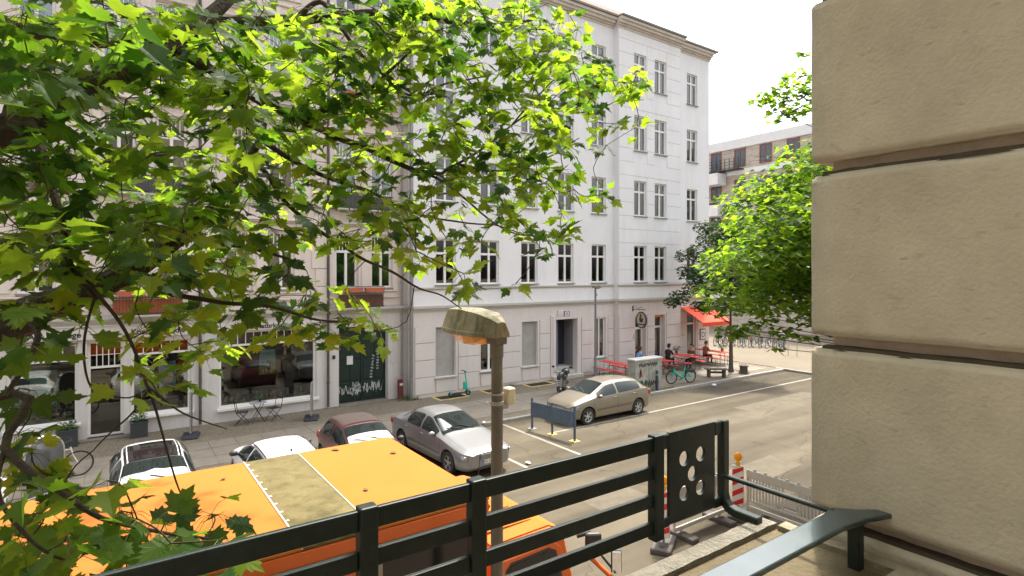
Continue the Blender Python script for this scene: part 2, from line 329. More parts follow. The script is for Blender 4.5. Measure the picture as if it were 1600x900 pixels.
WC = {}
def window(parent, x0, x1, z0, z1, y, style='cross', sill=True, curtain=None, fm=None, name='window', ajar=False):
    'casement window set .14 m back in its opening; frame with mullion and transom, one pane per light'
    w, h = x1 - x0, z1 - z0; key = (round(w, 2), round(h, 2), style, fm.name if fm else '')
    fm = fm or M_wfr
    if key not in WC:
        W, H = w / 2 - .002, h - .002; f = MB(); y0, y1 = .10, .17; panes = []
        f.box(-W, -W + .07, y0, y1, .002, H); f.box(W - .07, W, y0, y1, .002, H); f.box(-W + .07, W - .07, y0, y1, .002, .075); f.box(-W + .07, W - .07, y0, y1, H - .07, H)
        if style in ('cross', 'bars'):
            tz = H * .66; f.box(-W + .07, W - .07, y0 - .015, y1, tz, tz + .10); f.box(-.05, .05, y0 - .01, y1, .075, tz)
            if style == 'cross':
                f.box(-.04, .04, y0, y1, tz + .10, H - .07)
                cells = [(-W + .07, -.05, .075, tz), (.05, W - .07, .075, tz), (-W + .07, -.04, tz + .1, H - .07), (.04, W - .07, tz + .1, H - .07)]
            else:
                cells = [(-W + .07, -.05, .075, tz), (.05, W - .07, .075, tz)]; n = 6
                for k in range(n):
                    a = -W + .07 + (2 * W - .14) * k / n; b = -W + .07 + (2 * W - .14) * (k + 1) / n
                    if k: f.box(a - .014, a + .014, y0 + .01, y1 - .01, tz + .1, H - .07)
                    cells.append((a + .014 * (k > 0), b - .014 * (k < n - 1), tz + .1, H - .07))
        elif style == 'single':
            cells = [(-W + .07, W - .07, .075, H - .07)]
        elif style == 'two':
            f.box(-.04, .04, y0, y1, .075, H - .07); cells = [(-W + .07, -.04, .075, H - .07), (.04, W - .07, .075, H - .07)]
        elif style == 'grid':
            f.box(-.035, .035, y0, y1, .075, H - .07); tz = H * .5; f.box(-W + .07, -.035, y0, y1, tz, tz + .05); f.box(.035, W - .07, y0, y1, tz, tz + .05)
            cells = [(-W + .07, -.035, .075, tz), (.035, W - .07, .075, tz), (-W + .07, -.035, tz + .05, H - .07), (.035, W - .07, tz + .05, H - .07)]
        pm = [MB().box(a + .003, b - .003, .145, .15, c + .003, d - .003).mesh('pane', M_glass) for a, b, c, d in cells]
        WC[key] = (f.mesh('window_frame', fm), pm,
                   MB().box(-w / 2 - .05, w / 2 + .05, -.09, .098, -.05, -.003).mesh('sill', M_zinc),
                   MB().box(-w / 2 + .01, w / 2 - .01, .22, .24, .01, h - .01).mesh('curtain', M_room))
    fr, pm, sl_, cu = WC[key]; loc = ((x0 + x1) / 2, y, z0)
    o = put(name, fr, parent, loc)
    for p in pm: put('pane', p, o)
    if sill: put('sill', sl_, o)
    c = put('curtain', cu, o)
    c.material_slots[0].link = 'OBJECT'; c.material_slots[0].material = curtain or random.choice(M_curt)
    if sill and z0 > 4 and random.random() < .65:
        wl, wr_ = random.uniform(.12, .42) * w, random.uniform(.12, .42) * w; m_ = random.choice([M_curt[1], M_curt[1], M_curt[0], mat('white_net', (.6, .6, .58), .95, .1, 8)])
        for a, b in ((-w / 2 + .04, -w / 2 + wl), (w / 2 - wr_, w / 2 - .04)):
            d_ = MB(); n_ = 7; pts_ = [(a + (b - a) * k / n_, .205 + .008 * (k % 2)) for k in range(n_ + 1)]
            for p_, q_ in zip(pts_[:-1], pts_[1:]): d_.quad((p_[0], p_[1], .03), (q_[0], q_[1], .03), (q_[0], q_[1], h - .03), (p_[0], p_[1], h - .03))
            d_.build('drape', m_, o)
    return o

def cornice(b, x0, x1, y, z, prof):
    'prof: list of (projection, dz) stacked mouldings'
    for p, h in prof: b.box(x0, x1, y - p, y + .02, z, z + h - .004); z += h
    return z

# ================================================================ white corner block
wb = thing('apartment_building', 'white rendered five-storey corner apartment block with a café on the ground floor', 'building', (20, 24, 0))
wb.location = (0, 0, 0)
COLS = [(11.72, 12.74), (14.06, 15.10), (16.41, 17.43), (18.77, 19.81), (21.1, 22.16)]
BAY = [(24.02, 25.03), (25.74, 26.75)]; END = (29.1, 30.12)
ROWS = [(4.93, 6.99), (8.67, 10.66), (12.36, 14.36), (15.93, 17.85)]
gops = [(11.72, 12.74, .82, 3.04), (14.06, 15.10, .82, 3.04), (16.45, 17.43, .84, 3.04), (18.55, 20.0, .0, 3.04), (21.3, 22.14, .84, 3.02)]
bops = [(24.1, 25.0, .12, 3.0), (25.74, 26.65, .12, 3.0)]; eops = [(29.1, 30.0, .12, 3.0)]
up = [(a, b, c, d) for a, b in COLS for c, d in ROWS]; upb = [(a, b, c, d) for a, b in BAY for c, d in ROWS]; upe = [(*END, c, d) for c, d in ROWS]
wall('ground_floor_wall', 10.64, 22.78, 0, 4.0, YW, gops, M_pink, wb, .28); wall('upper_wall', 10.64, 22.78, 4.0, 19.5, YW, up, M_white, wb)
wall('ground_floor_wall', 22.78, 28.05, 0, 4.0, YB, bops, M_pink, wb, .45); wall('upper_wall', 22.78, 28.05, 4.0, 19.5, YB, upb, M_white, wb)
wall('ground_floor_wall', 28.05, 31.33, 0, 4.0, YW, eops, M_pink, wb, .28); wall('upper_wall', 28.05, 31.33, 4.0, 19.5, YW, upe, M_white, wb)
s = MB()
for xx in (22.78, 28.05): s.quad((xx, YB, 4.0), (xx, YW, 4.0), (xx, YW, 19.5), (xx, YB, 19.5)); s.quad((xx, YB, 0), (xx, YW, 0), (xx, YW, 4.0), (xx, YB, 4.0), 1)
s.quad((10.64, YW, 0), (10.64, 36, 0), (10.64, 36, 4), (10.64, YW, 4), 1); s.quad((10.64, YW, 4), (10.64, 36, 4), (10.64, 36, 19.5), (10.64, YW, 19.5))
s.quad((31.33, YW, 0), (31.33, 36, 0), (31.33, 36, 19.5), (31.33, YW, 19.5)); s.quad((10.64, 36, 0), (31.33, 36, 0), (31.33, 36, 19.5), (10.64, 36, 19.5))
put('side_wall', s.mesh('side_wall', [M_white, M_pink], fix=False), wb)
# string courses and cornice follow the bay
c = MB()
def runs(fn):
    fn(10.6, 22.7, YW); fn(22.7, 28.13, YB); fn(28.13, 31.4, YW)
runs(lambda a, b, y: cornice(c, a, b, y, 3.74, [(.03, .09), (.08, .07), (.14, .08), (.06, .03)])); c.build('string_course', M_trim, wb)
c = MB(); runs(lambda a, b, y: cornice(c, a, b, y, 4.70, [(.04, .05), (.09, .07)])); c.build('sill_course', M_trim, wb)
c = MB(); runs(lambda a, b, y: cornice(c, a, b, y, 18.98, [(.04, .12), (.12, .1), (.26, .14), (.36, .15)]))
c.build('cornice', mat('cornice_stone', (.6, .55, .5), .9, .08, 2, vstain=((.4, .37, .33), .5, 1.4)), wb)
c = MB()
runs(lambda a, b, y: c.box(a, b + (.3 if b > 31 else 0), y - .45, 36, 19.5, 19.6)); c.build('roof_edge', mat('gutter_metal', (.2, .2, .18), .6, .2, 3), wb)
MB().prism([(23.6, 19.6), (27, 23.0), (31.5, 23.0), (36, 19.6)], 10.9, 31.0, plane='yz').build('roof', mat('roof_tile', (.24, .09, .06), .85, .2, 3), wb)
for (a, b) in COLS:
    for k, (z0, z1) in enumerate(ROWS): window(wb, a, b, z0, z1, YW)
for (a, b) in BAY:
    for k, (z0, z1) in enumerate(ROWS): window(wb, a, b, z0, z1, YB)
for (z0, z1) in ROWS: window(wb, END[0], END[1], z0, z1, YW)
# ground floor: closed shutters, window, doors
M_shut = mat('roller_shutter', (.37, .36, .34), .7, .12, 3)
def shutter(x0, x1, z0, z1):
    b = MB(); n = int((z1 - z0) / .055)
    for k in range(n): b.box(x0 + .004, x1 - .004, YW + .17 + .006 * (k % 2), YW + .2, z0 + .004 + k * .055, z0 + (k + 1) * .055 + .003)
    o = b.build('shutter', M_shut, wb); MB().box(x0 - .05, x1 + .05, YW - .1, YW + .17, z0 - .06, z0 - .003).build('sill', M_trim, o)
shutter(11.72, 12.74, .82, 3.04); shutter(16.45, 17.43, .84, 3.04)
window(wb, 14.06, 15.10, .82, 3.04, YW, 'cross', True, M_curt[0]); window(wb, 21.3, 22.14, .84, 3.02, YW, 'two', True, M_room)
# rusticated plaster blocks of the ground floor (joints 22 mm)
bm_cache = {}
M_joint = mat('dirty_joint', (.30, .26, .23), .95, .15, 3); M_jw = mat('pale_joint', (.5, .5, .5), .95, .1, 3)
def blocks(x0, x1, y, zs, n=1, proj=.034, name='plaster_block', m=None):
    MB().box(x0 + .003, x1 - .003, y - .003, y + .01, zs[0][0] + .002, zs[-1][1] - .002).build('joint_backing', M_jw if m else M_joint, wb)
    w = (x1 - x0) / n
    for z0, z1 in zs:
        for k in range(n):
            key = (round(w, 2), round(z1 - z0, 2), proj, (m or M_pink).name)
            if key not in bm_cache: bm_cache[key] = MB().box(-w / 2 + .013, w / 2 - .013, -proj, .004, .013, z1 - z0 - .013).mesh(name, m or M_pink)
            put(name, bm_cache[key], wb, (x0 + (k + .5) * w, y, z0), 0, .006)
CR = [(.14, .88), (.88, 1.63), (1.63, 2.38), (2.38, 3.1)]; ALL = CR
for x0, x1 in [(10.7, 11.66), (12.86, 13.96), (15.2, 16.35), (17.55, 18.2), (20.35, 21.15), (22.3, 22.76)]: blocks(x0, x1, YW, CR)
for x0, x1 in [(22.8, 24.0), (25.1, 25.66), (26.75, 28.03)]: blocks(x0, x1, YB, CR)
for x0, x1 in [(28.1, 29.0), (30.1, 31.3)]: blocks(x0, x1, YW, CR)
for x0, x1 in [(11.72, 12.74), (14.06, 15.1), (16.45, 17.43), (21.3, 22.14)]: blocks(x0, x1, YW, [(.14, .74)])
# courses with fine joints on the bay's upper storeys
zz = 4.86
while zz < 18.6:
    z1 = min(zz + .755, 18.7); hit = [r for r in ROWS if r[0] < z1 - .02 and r[1] > zz + .02]
    segs = [(22.8, 28.03)] if not hit else [(22.8, 23.98), (25.07, 25.7), (26.79, 28.03)]
    for a, b in segs: blocks(a, b, YB, [(zz, z1)], 1, .012, 'plaster_course', M_white)
    zz = z1
blocks(22.8, 28.03, YB, [(4.0, 4.68)], 1, .012, 'plaster_course', M_white)
# entrance: stepped surround, dark passage, steps, open door leaf, number plate
f = MB(); f.box(18.25, 18.54, YW - .05, YW + .01, 0, 3.3); f.box(20.01, 20.3, YW - .05, YW + .01, 0, 3.3); f.box(18.54, 20.01, YW - .05, YW + .01, 3.05, 3.3); f.box(18.7, 19.85, YW - .05, YW + .01, 3.3, 3.52)
f.build('door_surround', M_pink, wb, bevel=.01)
f = MB(); f.box(18.36, 18.55, YW - .08, YW - .052, 0, 3.22); f.box(20.0, 20.19, YW - .08, YW - .052, 0, 3.22); f.box(18.55, 20.0, YW - .08, YW - .052, 3.06, 3.22); f.build('door_moulding', M_pink, wb, bevel=.01)
d = MB(); d.box(18.56, 19.99, YW + 1.0, YW + 1.05, .5, 3.03); d.build('entrance_door', mat('dark_blue_door', (.03, .035, .05), .5, .15, 4), wb)
d = MB().quad((18.551, YW + .28, .0), (18.551, YW + 1.05, 0), (18.551, YW + 1.05, 3.04), (18.551, YW + .28, 3.04)).quad((19.999, YW + .28, 0), (19.999, YW + 1.05, 0), (19.999, YW + 1.05, 3.04), (19.999, YW + .28, 3.04)).quad((18.55, YW + .28, 3.039), (20, YW + .28, 3.039), (20, YW + 1.05, 3.039), (18.55, YW + 1.05, 3.039))
put('entrance_passage', d.mesh('entrance_passage', mat('passage_grey', (.25, .26, .3), .8, .1, 2), fix=False), wb)
MB().box(18.57, 19.2, YW + .55, YW + .6, .54, 3.0).build('door_leaf', mat('grey_blue_door', (.16, .17, .21), .5, .1, 3), wb)
for k, (z, yy) in enumerate([(.18, -.3), (.36, .02), (.54, .34)]): MB().box(18.57 - .3 * (k == 0), 19.98 + .3 * (k == 0), YW + yy, YW + 1.0, z - .18 + .002, z).build('step', M_trim, wb, bevel=.01)
np_ = MB().box(19.13, 19.42, YW - .075, YW - .05, 3.22, 3.46).build('number_plate', mat('enamel_white', (.7, .7, .68), .3), wb)
MB().box(19.1, 19.13, YW - .085, YW - .05, 3.2, 3.48).box(19.42, 19.45, YW - .085, YW - .05, 3.2, 3.48).box(19.13, 19.42, YW - .085, YW - .05, 3.46, 3.48).box(19.13, 19.42, YW - .085, YW - .05, 3.2, 3.22).build('plate_border', M_plast, np_)
text('plate_number', '28', .2, M_plast, np_, Matrix.Translation((19.16, YW - .077, 3.265)) @ FACE_S, .002)
# café doors (glazed, tall)
M_oran = mat('orange_blind', (.8, .22, .03), .7, .1, 4)
for x0, x1, y in [(24.1, 25.0, YB + .3), (25.74, 26.65, YB + .3), (29.1, 30.0, YW + .14)]:
    f = MB(); f.box(x0, x0 + .09, y, y + .06, .12, 3.0); f.box(x1 - .09, x1, y, y + .06, .12, 3.0); f.box(x0 + .09, x1 - .09, y, y + .06, 2.9, 3.0); f.box(x0 + .09, x1 - .09, y, y + .06, 2.22, 2.34); f.box(x0 + .09, x1 - .09, y, y + .06, .12, .3)
    o = f.build('cafe_door', M_wfr, wb)
    MB().box(x0 + .092, x1 - .092, y + .03, y + .035, .302, 2.218).build('pane', M_glass, o); MB().box(x0 + .092, x1 - .092, y + .03, y + .035, 2.342, 2.898).build('pane', M_glass, o)
    MB().box(x0 - .05, x1 + .05, y + .13, y + .15, .1, 3.0).build('dark_interior', M_room, o)
    MB().box(x0 + .02, x1 - .02, y - .1, y - .01, 2.86, 2.96).build('rolled_blind', M_oran, o); MB().box(x0, x1, y - .25, y + .13, .0, .12).build('threshold', M_trim, o)
# downpipes at the joint between the two blocks
for x, y, r, m in [(10.53, YW - .02, .07, M_zinc), (10.34, 23.0, .05, M_steel)]:
    d = MB().tube([(x, y, .03), (x, y, 19.3)], r, 10); 
    for z in range(1, 19, 2): d.tube([(x, y, z), (x, y, z + .08)], r + .015, 10)
    d.build('downpipe', m, wb)
MB().box(23.9, 24.05, YB - .06, YB, 1.75, 2.05).build('menu_box', mat('menu_box_beige', (.5, .45, .35), .5), wb)
# brick of small print: cellar gratings with worn yellow border
M_yel = mat('worn_yellow_paint', (.55, .42, .12), .85, .2, 3, stain=((.3, .27, .2), .8, 4))
for k, (x, wh) in enumerate([(12.2, 'below the first shuttered window, under the electric scooter'), (14.65, 'behind the street lamp by the part-glazed window'), (17.1, 'below the shuttered window nearest the entrance')]):
    t = thing('cellar_grating', 'yellow bordered cellar grating ' + wh, 'grating', (x, 21.98, 0))
    b = MB(); b.box(-.75, .75, -.4, -.3, 0, .012); b.box(-.75, -.65, -.3, .3, 0, .012); b.box(.65, .75, -.3, .3, 0, .012); b.box(-.75, .75, .3, .4, 0, .012); b.build('border', M_yel, t)
    b = MB(); 
    for i in range(22): b.box(-.64 + i * .059, -.62 + i * .059, -.299, .299, 0.0, .02)
    b.build('grate', M_iron, t)

# ================================================================ shop block on the left
lb = thing('apartment_building', 'cream stucco apartment block with cosmetics shops and a dark green carriage gate', 'building')
XL = -16.0
shops = [(3.2, 6.7, .5, 3.28), (.53, 2.3, .6, 3.14), (-.66, .32, .06, 3.2), (-2.65, -.9, .62, 3.16), (-6.4, -3.4, .6, 3.2), (-10.4, -7.2, .6, 3.2)]
gate = (7.6, 9.74, 0, 3.22)
wall('ground_floor_wall', XL, 10.62, 0, 3.75, YL, shops + [gate], M_shop, lb, .3)
AX = [8.68, 4.6, .95, -2.7, -6.3, -9.9, -13.4]
LR = [(4.83, 7.05), (8.75, 10.9), (12.6, 14.9), (16.2, 18.2)]
lops = []
for ax in AX:
    for z0, z1 in LR: lops += [(ax - 1.22, ax - .3, z0, z1), (ax + .3, ax + 1.22, z0, z1)]
wall('upper_wall', XL, 10.62, 3.75, 19.6, YL, lops, M_cream, lb, .3)
for ax in AX[:5]:
    for z0, z1 in LR:
        for s_ in (-1, 1): window(lb, ax + .76 * s_ - .46, ax + .76 * s_ + .46, z0, z1, YL, 'bars', True, M_curt[3] if z0 < 5 else None)
        h = MB(); h.box(ax - .28, ax + .28, YL - .08, YL + .01, z0 - .1, z1 + .05); h.box(ax - .16, ax + .16, YL - .12, YL - .08, z0, z1); h.build('pilaster', M_cream, lb, bevel=.015)
        h = MB()
        for s_ in (-1, 1): h.box(ax + 1.36 * s_ - .12, ax + 1.36 * s_ + .12, YL - .07, YL + .01, z0 - .1, z1 + .05)
        zt = cornice(h, ax - 1.55, ax + 1.55, YL, z1 + .05, [(.08, .14), (.05, .16), (.14, .07), (.22, .07)])
        if z0 > 5: h.prism([(ax - 1.5, zt), (ax + 1.5, zt), (ax, zt + .5)], YL - .16, YL + .01)
        cornice(h, ax - 1.5, ax + 1.5, YL, z0 - .42, [(.1, .08), (.05, .18), (.12, .06)]); h.build('window_surround', M_cream, lb, bevel=.012)
qm = {}
for xq in (6.92, 2.8, -.9, -4.5):
    z = 4.2; k = 0
    while z < 18.6:
        w = .27 if k % 2 else .42
        if w not in qm: qm[w] = MB().box(-w, w, -.05, .004, .012, .70).mesh('quoin', M_cream)
        put('quoin', qm[w], lb, (xq, YL, z), 0, .012); z += .715; k += 1
c = MB(); cornice(c, XL, 10.62, YL, 3.75, [(.05, .1), (.12, .08), (.2, .1), (.08, .06)]); c.build('string_course', M_trim, lb)
c = MB(); cornice(c, XL, 10.62, YL, 8.0, [(.05, .08), (.12, .08)]); cornice(c, XL, 10.62, YL, 11.9, [(.05, .08), (.12, .08)]); c.build('string_course', M_trim, lb)
c = MB(); cornice(c, XL, 10.62, YL, 18.9, [(.1, .2), (.25, .2), (.5, .25)]); c.build('cornice', M_cream, lb)
s = MB().quad((XL, YL, 0), (XL, 36, 0), (XL, 36, 19.6), (XL, YL, 19.6)).quad((10.62, YL, 0), (10.62, 36, 0), (10.62, 36, 19.6), (10.62, YL, 19.6)).quad((XL, YL, 19.6), (XL, 36, 19.6), (10.62, 36, 19.6), (10.62, YL, 19.6)); put('side_wall', s.mesh('side_wall', M_cream, fix=False), lb)
# iron balconies
def balcony(x0, x1, z0, d, mb, planter):
    o = MB().box(x0, x1, YL - d, YL - .13, z0, z0 + .06).build('balcony', M_trim, lb)
    r = MB()
    for i in range(int((x1 - x0) / .09) + 1): x = x0 + .02 + i * .0897; r.bar((x, YL - d + .03, z0 + .062), (x, YL - d + .03, z0 + .88), .012, .012)
    for zz in (.1, .62, .9): r.box(x0, x1, YL - d + .015, YL - d + .045, z0 + zz, z0 + zz + .03); r.box(x0, x0 + .03, YL - d + .045, YL - .13, z0 + zz, z0 + zz + .03); r.box(x1 - .03, x1, YL - d + .045, YL - .13, z0 + zz, z0 + zz + .03)
    r.build('railing', M_iron, o)
    MB().box(x0 + .03, x1 - .03, YL - d + .05, YL - d + .065, z0 + .07, z0 + .6).build('screen', mb, o)
    if planter:
        for k in range(2): a = x0 + .15 + k * (x1 - x0) * .5; MB().prism([(a, z0 + .7), (a + .75, z0 + .7), (a + .8, z0 + .88), (a - .05, z0 + .88)], YL - d - .16, YL - d + .01).build('flower_box', mat('terracotta', (.42, .11, .05), .8, .15, 4), o)
balcony(7.4, 9.35, 3.98, .55, mat('brown_bamboo_screen', (.16, .07, .05), .9, .3, 12), True); balcony(7.4, 9.7, 8.02, .55, mat('grey_net_screen', (.1, .1, .11), .9, .3, 8), False); balcony(7.4, 9.7, 11.95, .5, mat('orange_screen', (.35, .1, .04), .9, .3, 8), True)
balcony(.0, 2.0, 4.0, .5, mat('orange_screen'), True); balcony(.0, 2.0, 8.1, .5, mat('grey_net_screen'), False)
# downpipes
for x in (7.14, 2.58):
    d = MB().tube([(x, YL - .08, .05), (x, YL - .08, 18.9)], .05, 10)
    for z in range(1, 18, 2): d.tube([(x, YL - .08, z), (x, YL - .08, z + .07)], .063, 10)
    d.build('downpipe', mat('dark_pipe', (.07, .06, .055), .6, .4, 12, stain=((.2, .18, .17), .5, 16)), lb)
# carriage gate
M_gate = mat('dark_green_paint', (.006, .024, .018), .45, .25, 3, stain=((.012, .016, .015), .7, 4))
o = MB().box(7.6, 9.74, YL + .3, YL + .36, .02, 3.22).build('carriage_gate', M_gate, lb)
p = MB()
for a, b in [(7.68, 8.1), (8.18, 8.62), (8.72, 9.16), (9.24, 9.66)]:
    for z0, z1 in [(.15, .85), (.95, 1.75), (1.85, 2.45), (2.6, 3.1)]: p.box(a, b, YL + .275, YL + .3, z0, z1)
p.build('panel', M_gate, o, bevel=.012); MB().box(8.63, 8.7, YL + .26, YL + .3, .04, 3.2).build('meeting_stile', M_gate, o)
MB().box(8.02, 8.28, YL + .262, YL + .27, 1.62, 1.98).build('paper_notice', mat('paper', (.65, .65, .65), .8), o)
def scribble(b, x, y, z, w, h, seed, n=22, r=.011):
    rr = random.Random(seed); pts = []
    for i in range(n):
        f_ = i / (n - 1); pts.append((x + w * f_ + rr.uniform(-.12, .12) * h, y, z + h * (.5 + .5 * math.sin(i * 2.4 + rr.uniform(-.6, .6)) * rr.uniform(.5, 1))))
    sm = []
    for i in range(len(pts) - 1):
        p0, p1, p2, p3 = [Vector(pts[max(0, min(len(pts) - 1, j))]) for j in (i - 1, i, i + 1, i + 2)]
        for t in (0, .33, .66): sm.append(.5 * ((2 * p1) + (-p0 + p2) * t + (2 * p0 - 5 * p1 + 4 * p2 - p3) * t * t + (-p0 + 3 * p1 - 3 * p2 + p3) * t ** 3))
    for q in sm: q.y = y
    for i in range(len(sm) - 1):
        d = sm[i + 1] - sm[i]
        if d.length > 1e-4: n_ = Vector((d.z, 0, -d.x)).normalized() * r * rr.uniform(.8, 1.2); b.add([sm[i] - n_, sm[i + 1] - n_, sm[i + 1] + n_, sm[i] + n_], [(0, 1, 2, 3)])
M_graf = mat('white_spray', (.6, .62, .6), .7, .2, 8)
g_ = MB()
scribble(g_, 7.66, YL + .27, .3, .55, .5, 1); scribble(g_, 8.2, YL + .27, .25, .5, .55, 2, 26); scribble(g_, 8.75, YL + .27, .3, .85, .55, 3, 30); scribble(g_, 8.3, YL + .27, .55, .25, .4, 4)
for k in range(8): scribble(g_, 9.02 + .015 * k, YL + .27, .95 + .13 * k, .1, .12, 10 + k, 9, .012); scribble(g_, 9.32, YL + .27, 1.3 + .12 * k, .1, .1, 30 + k, 9, .008)
put('graffiti', g_.mesh('graffiti', M_graf), o)['kind'] = 'stuff'
MB().box(7.6, 9.74, YL - .25, YL + .3, .002, .03).build('gate_threshold', M_slab, o)
# shop fronts
def shopfront(x0, x1, z0, z1, ncols, band=.42, rows=1, glassy=None):
    y = YL + .16; f = MB(); t = .085
    o = thing  # placeholder
    f.box(x0, x0 + t, y, y + .08, z0, z1); f.box(x1 - t, x1, y, y + .08, z0, z1); f.box(x0 + t, x1 - t, y, y + .08, z0, z0 + .07); f.box(x0 + t, x1 - t, y, y + .08, z1 - .06, z1)
    zb = z1 - .06 - band * rows; f.box(x0 + t, x1 - t, y - .01, y + .08, zb - .07, zb)
    cells = []
    for r_ in range(rows):
        for k in range(ncols):
            a = x0 + t + (x1 - x0 - 2 * t) * k / ncols; b = x0 + t + (x1 - x0 - 2 * t) * (k + 1) / ncols; za = zb + r_ * band
            if k: f.box(a - .014, a + .014, y + .01, y + .06, za, za + band)
            cells.append((a + .016, b - .016, za + .002, za + band - .002 - (.02 if r_ < rows - 1 else 0)))
        if r_ < rows - 1: f.box(x0 + t, x1 - t, y + .012, y + .058, zb + (r_ + 1) * band - .02, zb + (r_ + 1) * band)
    o = f.build('shop_window', M_wfr, lb)
    for a, b, c_, d_ in cells: MB().box(a, b, y + .035, y + .04, c_, d_).build('pane', M_sglass, o)
    MB().box(x0 + t + .002, x1 - t - .002, y + .035, y + .04, z0 + .072, zb - .072).build('pane', M_sglass, o)
    if z0 > .3:
        MB().box(x0 - .08, x1 + .08, YL - .12, y, z0 - .09, z0 - .004).build('sill', M_wfr, o)
    r = MB().quad((x0, y + .16, z0), (x0, y + 2.4, z0), (x0, y + 2.4, z1), (x0, y + .16, z1)).quad((x1, y + .16, z0), (x1, y + 2.4, z0), (x1, y + 2.4, z1), (x1, y + .16, z1)).quad((x0, y + 2.4, z0), (x1, y + 2.4, z0), (x1, y + 2.4, z1), (x0, y + 2.4, z1)).quad((x0, y + .16, z0), (x1, y + .16, z0), (x1, y + 2.4, z0), (x0, y + 2.4, z0)).quad((x0, y + .16, z1), (x1, y + .16, z1), (x1, y + 2.4, z1), (x0, y + 2.4, z1))
    put('shop_interior', r.mesh('shop_interior', mat('shop_dark', (.035, .03, .027), .9, .3, 2), fix=False), o)
    return o
swr = shopfront(3.2, 6.7, .5, 3.28, 12); swm = shopfront(.53, 2.3, .6, 3.14, 6, .36); swd = shopfront(-.66, .32, .06, 3.2, 5, .38, 2); swl = shopfront(-2.65, -.9, .62, 3.16, 5); shopfront(-6.4, -3.4, .6, 3.2, 8); shopfront(-10.4, -7.2, .6, 3.2, 8)
M_orb = mat('orange_red_fabric', (.55, .12, .03), .8, .15, 3)

MB().box(-.56, .22, YL + .24, YL + .29, .1, 2.22).build('door_leaf', mat('dark_wood_door', (.03, .018, .014), .4, .3, 4), swd)
MB().box(-.85, .5, YL - .32, YL + .16, .0, .06).build('doorstep', M_slab, swd)
# signboard fascia with lettering
fb = MB().box(-3.0, 2.5, YL - .14, YL, 3.3, 3.72).box(3.0, 6.9, YL - .10, YL, 3.32, 3.6).box(-3.1, 2.55, YL - .2, YL - .02, 3.722, 3.747).build('shop_fascia', mat('fascia_white', (.62, .59, .56), .7, .06, 2), lb)
M_let = mat('black_letters', (.02, .02, .02), .5)
def sign(s, x, y, z, size, **k): return text('lettering', s, size, M_let, fb, Matrix.Translation((x, y - .006, z)) @ FACE_S, .005, off=.006, **k)
sign('Baby SPA & Massage', -2.95, YL - .14, 3.39, .27, sx=.95); sign('Kosmetikstudio', .52, YL - .14, 3.39, .27, sx=.93)
sign('jolu', 3.9, YL - .10, 3.37, .3, shear=.2); sign('Naturkosmetik', 4.42, YL - .10, 3.38, .25, sx=1.0)
# posters and goods behind the glass
M_teal = mat('teal_poster', (.07, .36, .31), .6, .06, 4)
ps = MB().box(-2.12, -1.45, YL + .27, YL + .28, 1.16, 2.35).build('poster', M_teal, swl)
pp = MB()
for cx, cz in [(-1.95, 1.95), (-1.62, 1.95), (-1.95, 1.55), (-1.62, 1.55)]: pp.ball((cx, YL + .268, cz), (.1, .004, .07), 12, 6)
pp.build('printed_photo', mat('photo_print', (.45, .3, .3), .6, .5, 14), ps); MB().box(-1.9, -1.66, YL + .264, YL + .27, 2.18, 2.23).build('printed_title', M_plast, ps)
ps = MB().box(4.62, 5.2, YL + .27, YL + .28, 1.55, 2.5).build('poster', mat('sky_blue_print', (.2, .5, .6), .6, .3, 3), swr)
MB().box(4.62, 5.2, YL + .262, YL + .269, 1.55, 1.85).build('printed_meadow', mat('meadow_print', (.22, .42, .06), .6, .5, 9), ps); MB().box(4.88, 5.0, YL + .255, YL + .262, 1.72, 2.1).build('printed_bottle', M_plast, ps)
for k in range(4): MB().ball((4.75 + k * .12 + .05 * (k > 1), YL + .258, 1.68 + .04 * (k % 2)), (.04, .004, .09), 8, 6).build('printed_blossom', mat('paper'), ps)
ps = MB().box(1.35, 1.85, YL + .27, YL + .28, 1.45, 2.35).build('poster', mat('light_blue_print', (.15, .38, .62), .6, .3, 3), swm)
MB().prism([(1.4, 1.5), (1.75, 1.6), (1.8, 2.1), (1.6, 1.9)], YL + .26, YL + .269).build('printed_figure', mat('pale_print', (.6, .55, .5), .6, .2, 5), ps)
gm = [mat('goods_a', (.55, .5, .42), .5), mat('goods_b', (.15, .3, .26), .5), mat('goods_c', (.5, .2, .15), .5), mat('goods_d', (.35, .33, .1), .5), mat('goods_e', (.6, .6, .6), .4)]
rr = random.Random(5)
for (x0, x1, zf, par) in [(3.35, 6.5, .57, swr), (.68, 2.15, .67, swm), (-2.5, -1.05, .69, swl)]:
    MB().box(x0, x1, YL + .33, YL + .75, zf - .06, zf + .03).build('display_shelf', M_shop, par)
    x = x0 + .1
    while x < x1 - .15:
        h = rr.uniform(.1, .3); w = rr.uniform(.05, .13); yy = YL + rr.uniform(.4, .6)
        if rr.random() < .5: b = MB().box(x, x + w, yy, yy + w, zf + .03, zf + .03 + h)
        else: b = MB().lathe([(w / 2, 0), (w / 2, h * .7), (w / 5, h * .8), (w / 5, h)], (x + w / 2, yy + .05, zf + .03), n=8)
        b.build('display_item', rr.choice(gm), par); x += w + rr.uniform(.06, .22)
# door number and wall boxes on the pier beside the gate
MB().box(7.33, 7.45, YL - .03, YL, 1.95, 2.1).build('bell_plate', M_plast, lb)
q = MB(); q.box(9.95, 10.2, YL - .02, YL, .9, 2.6); q.box(9.85, 10.3, YL - .03, YL - .02, 1.55, 1.85); q.build('wall_relief', M_shop, lb, bevel=.01)

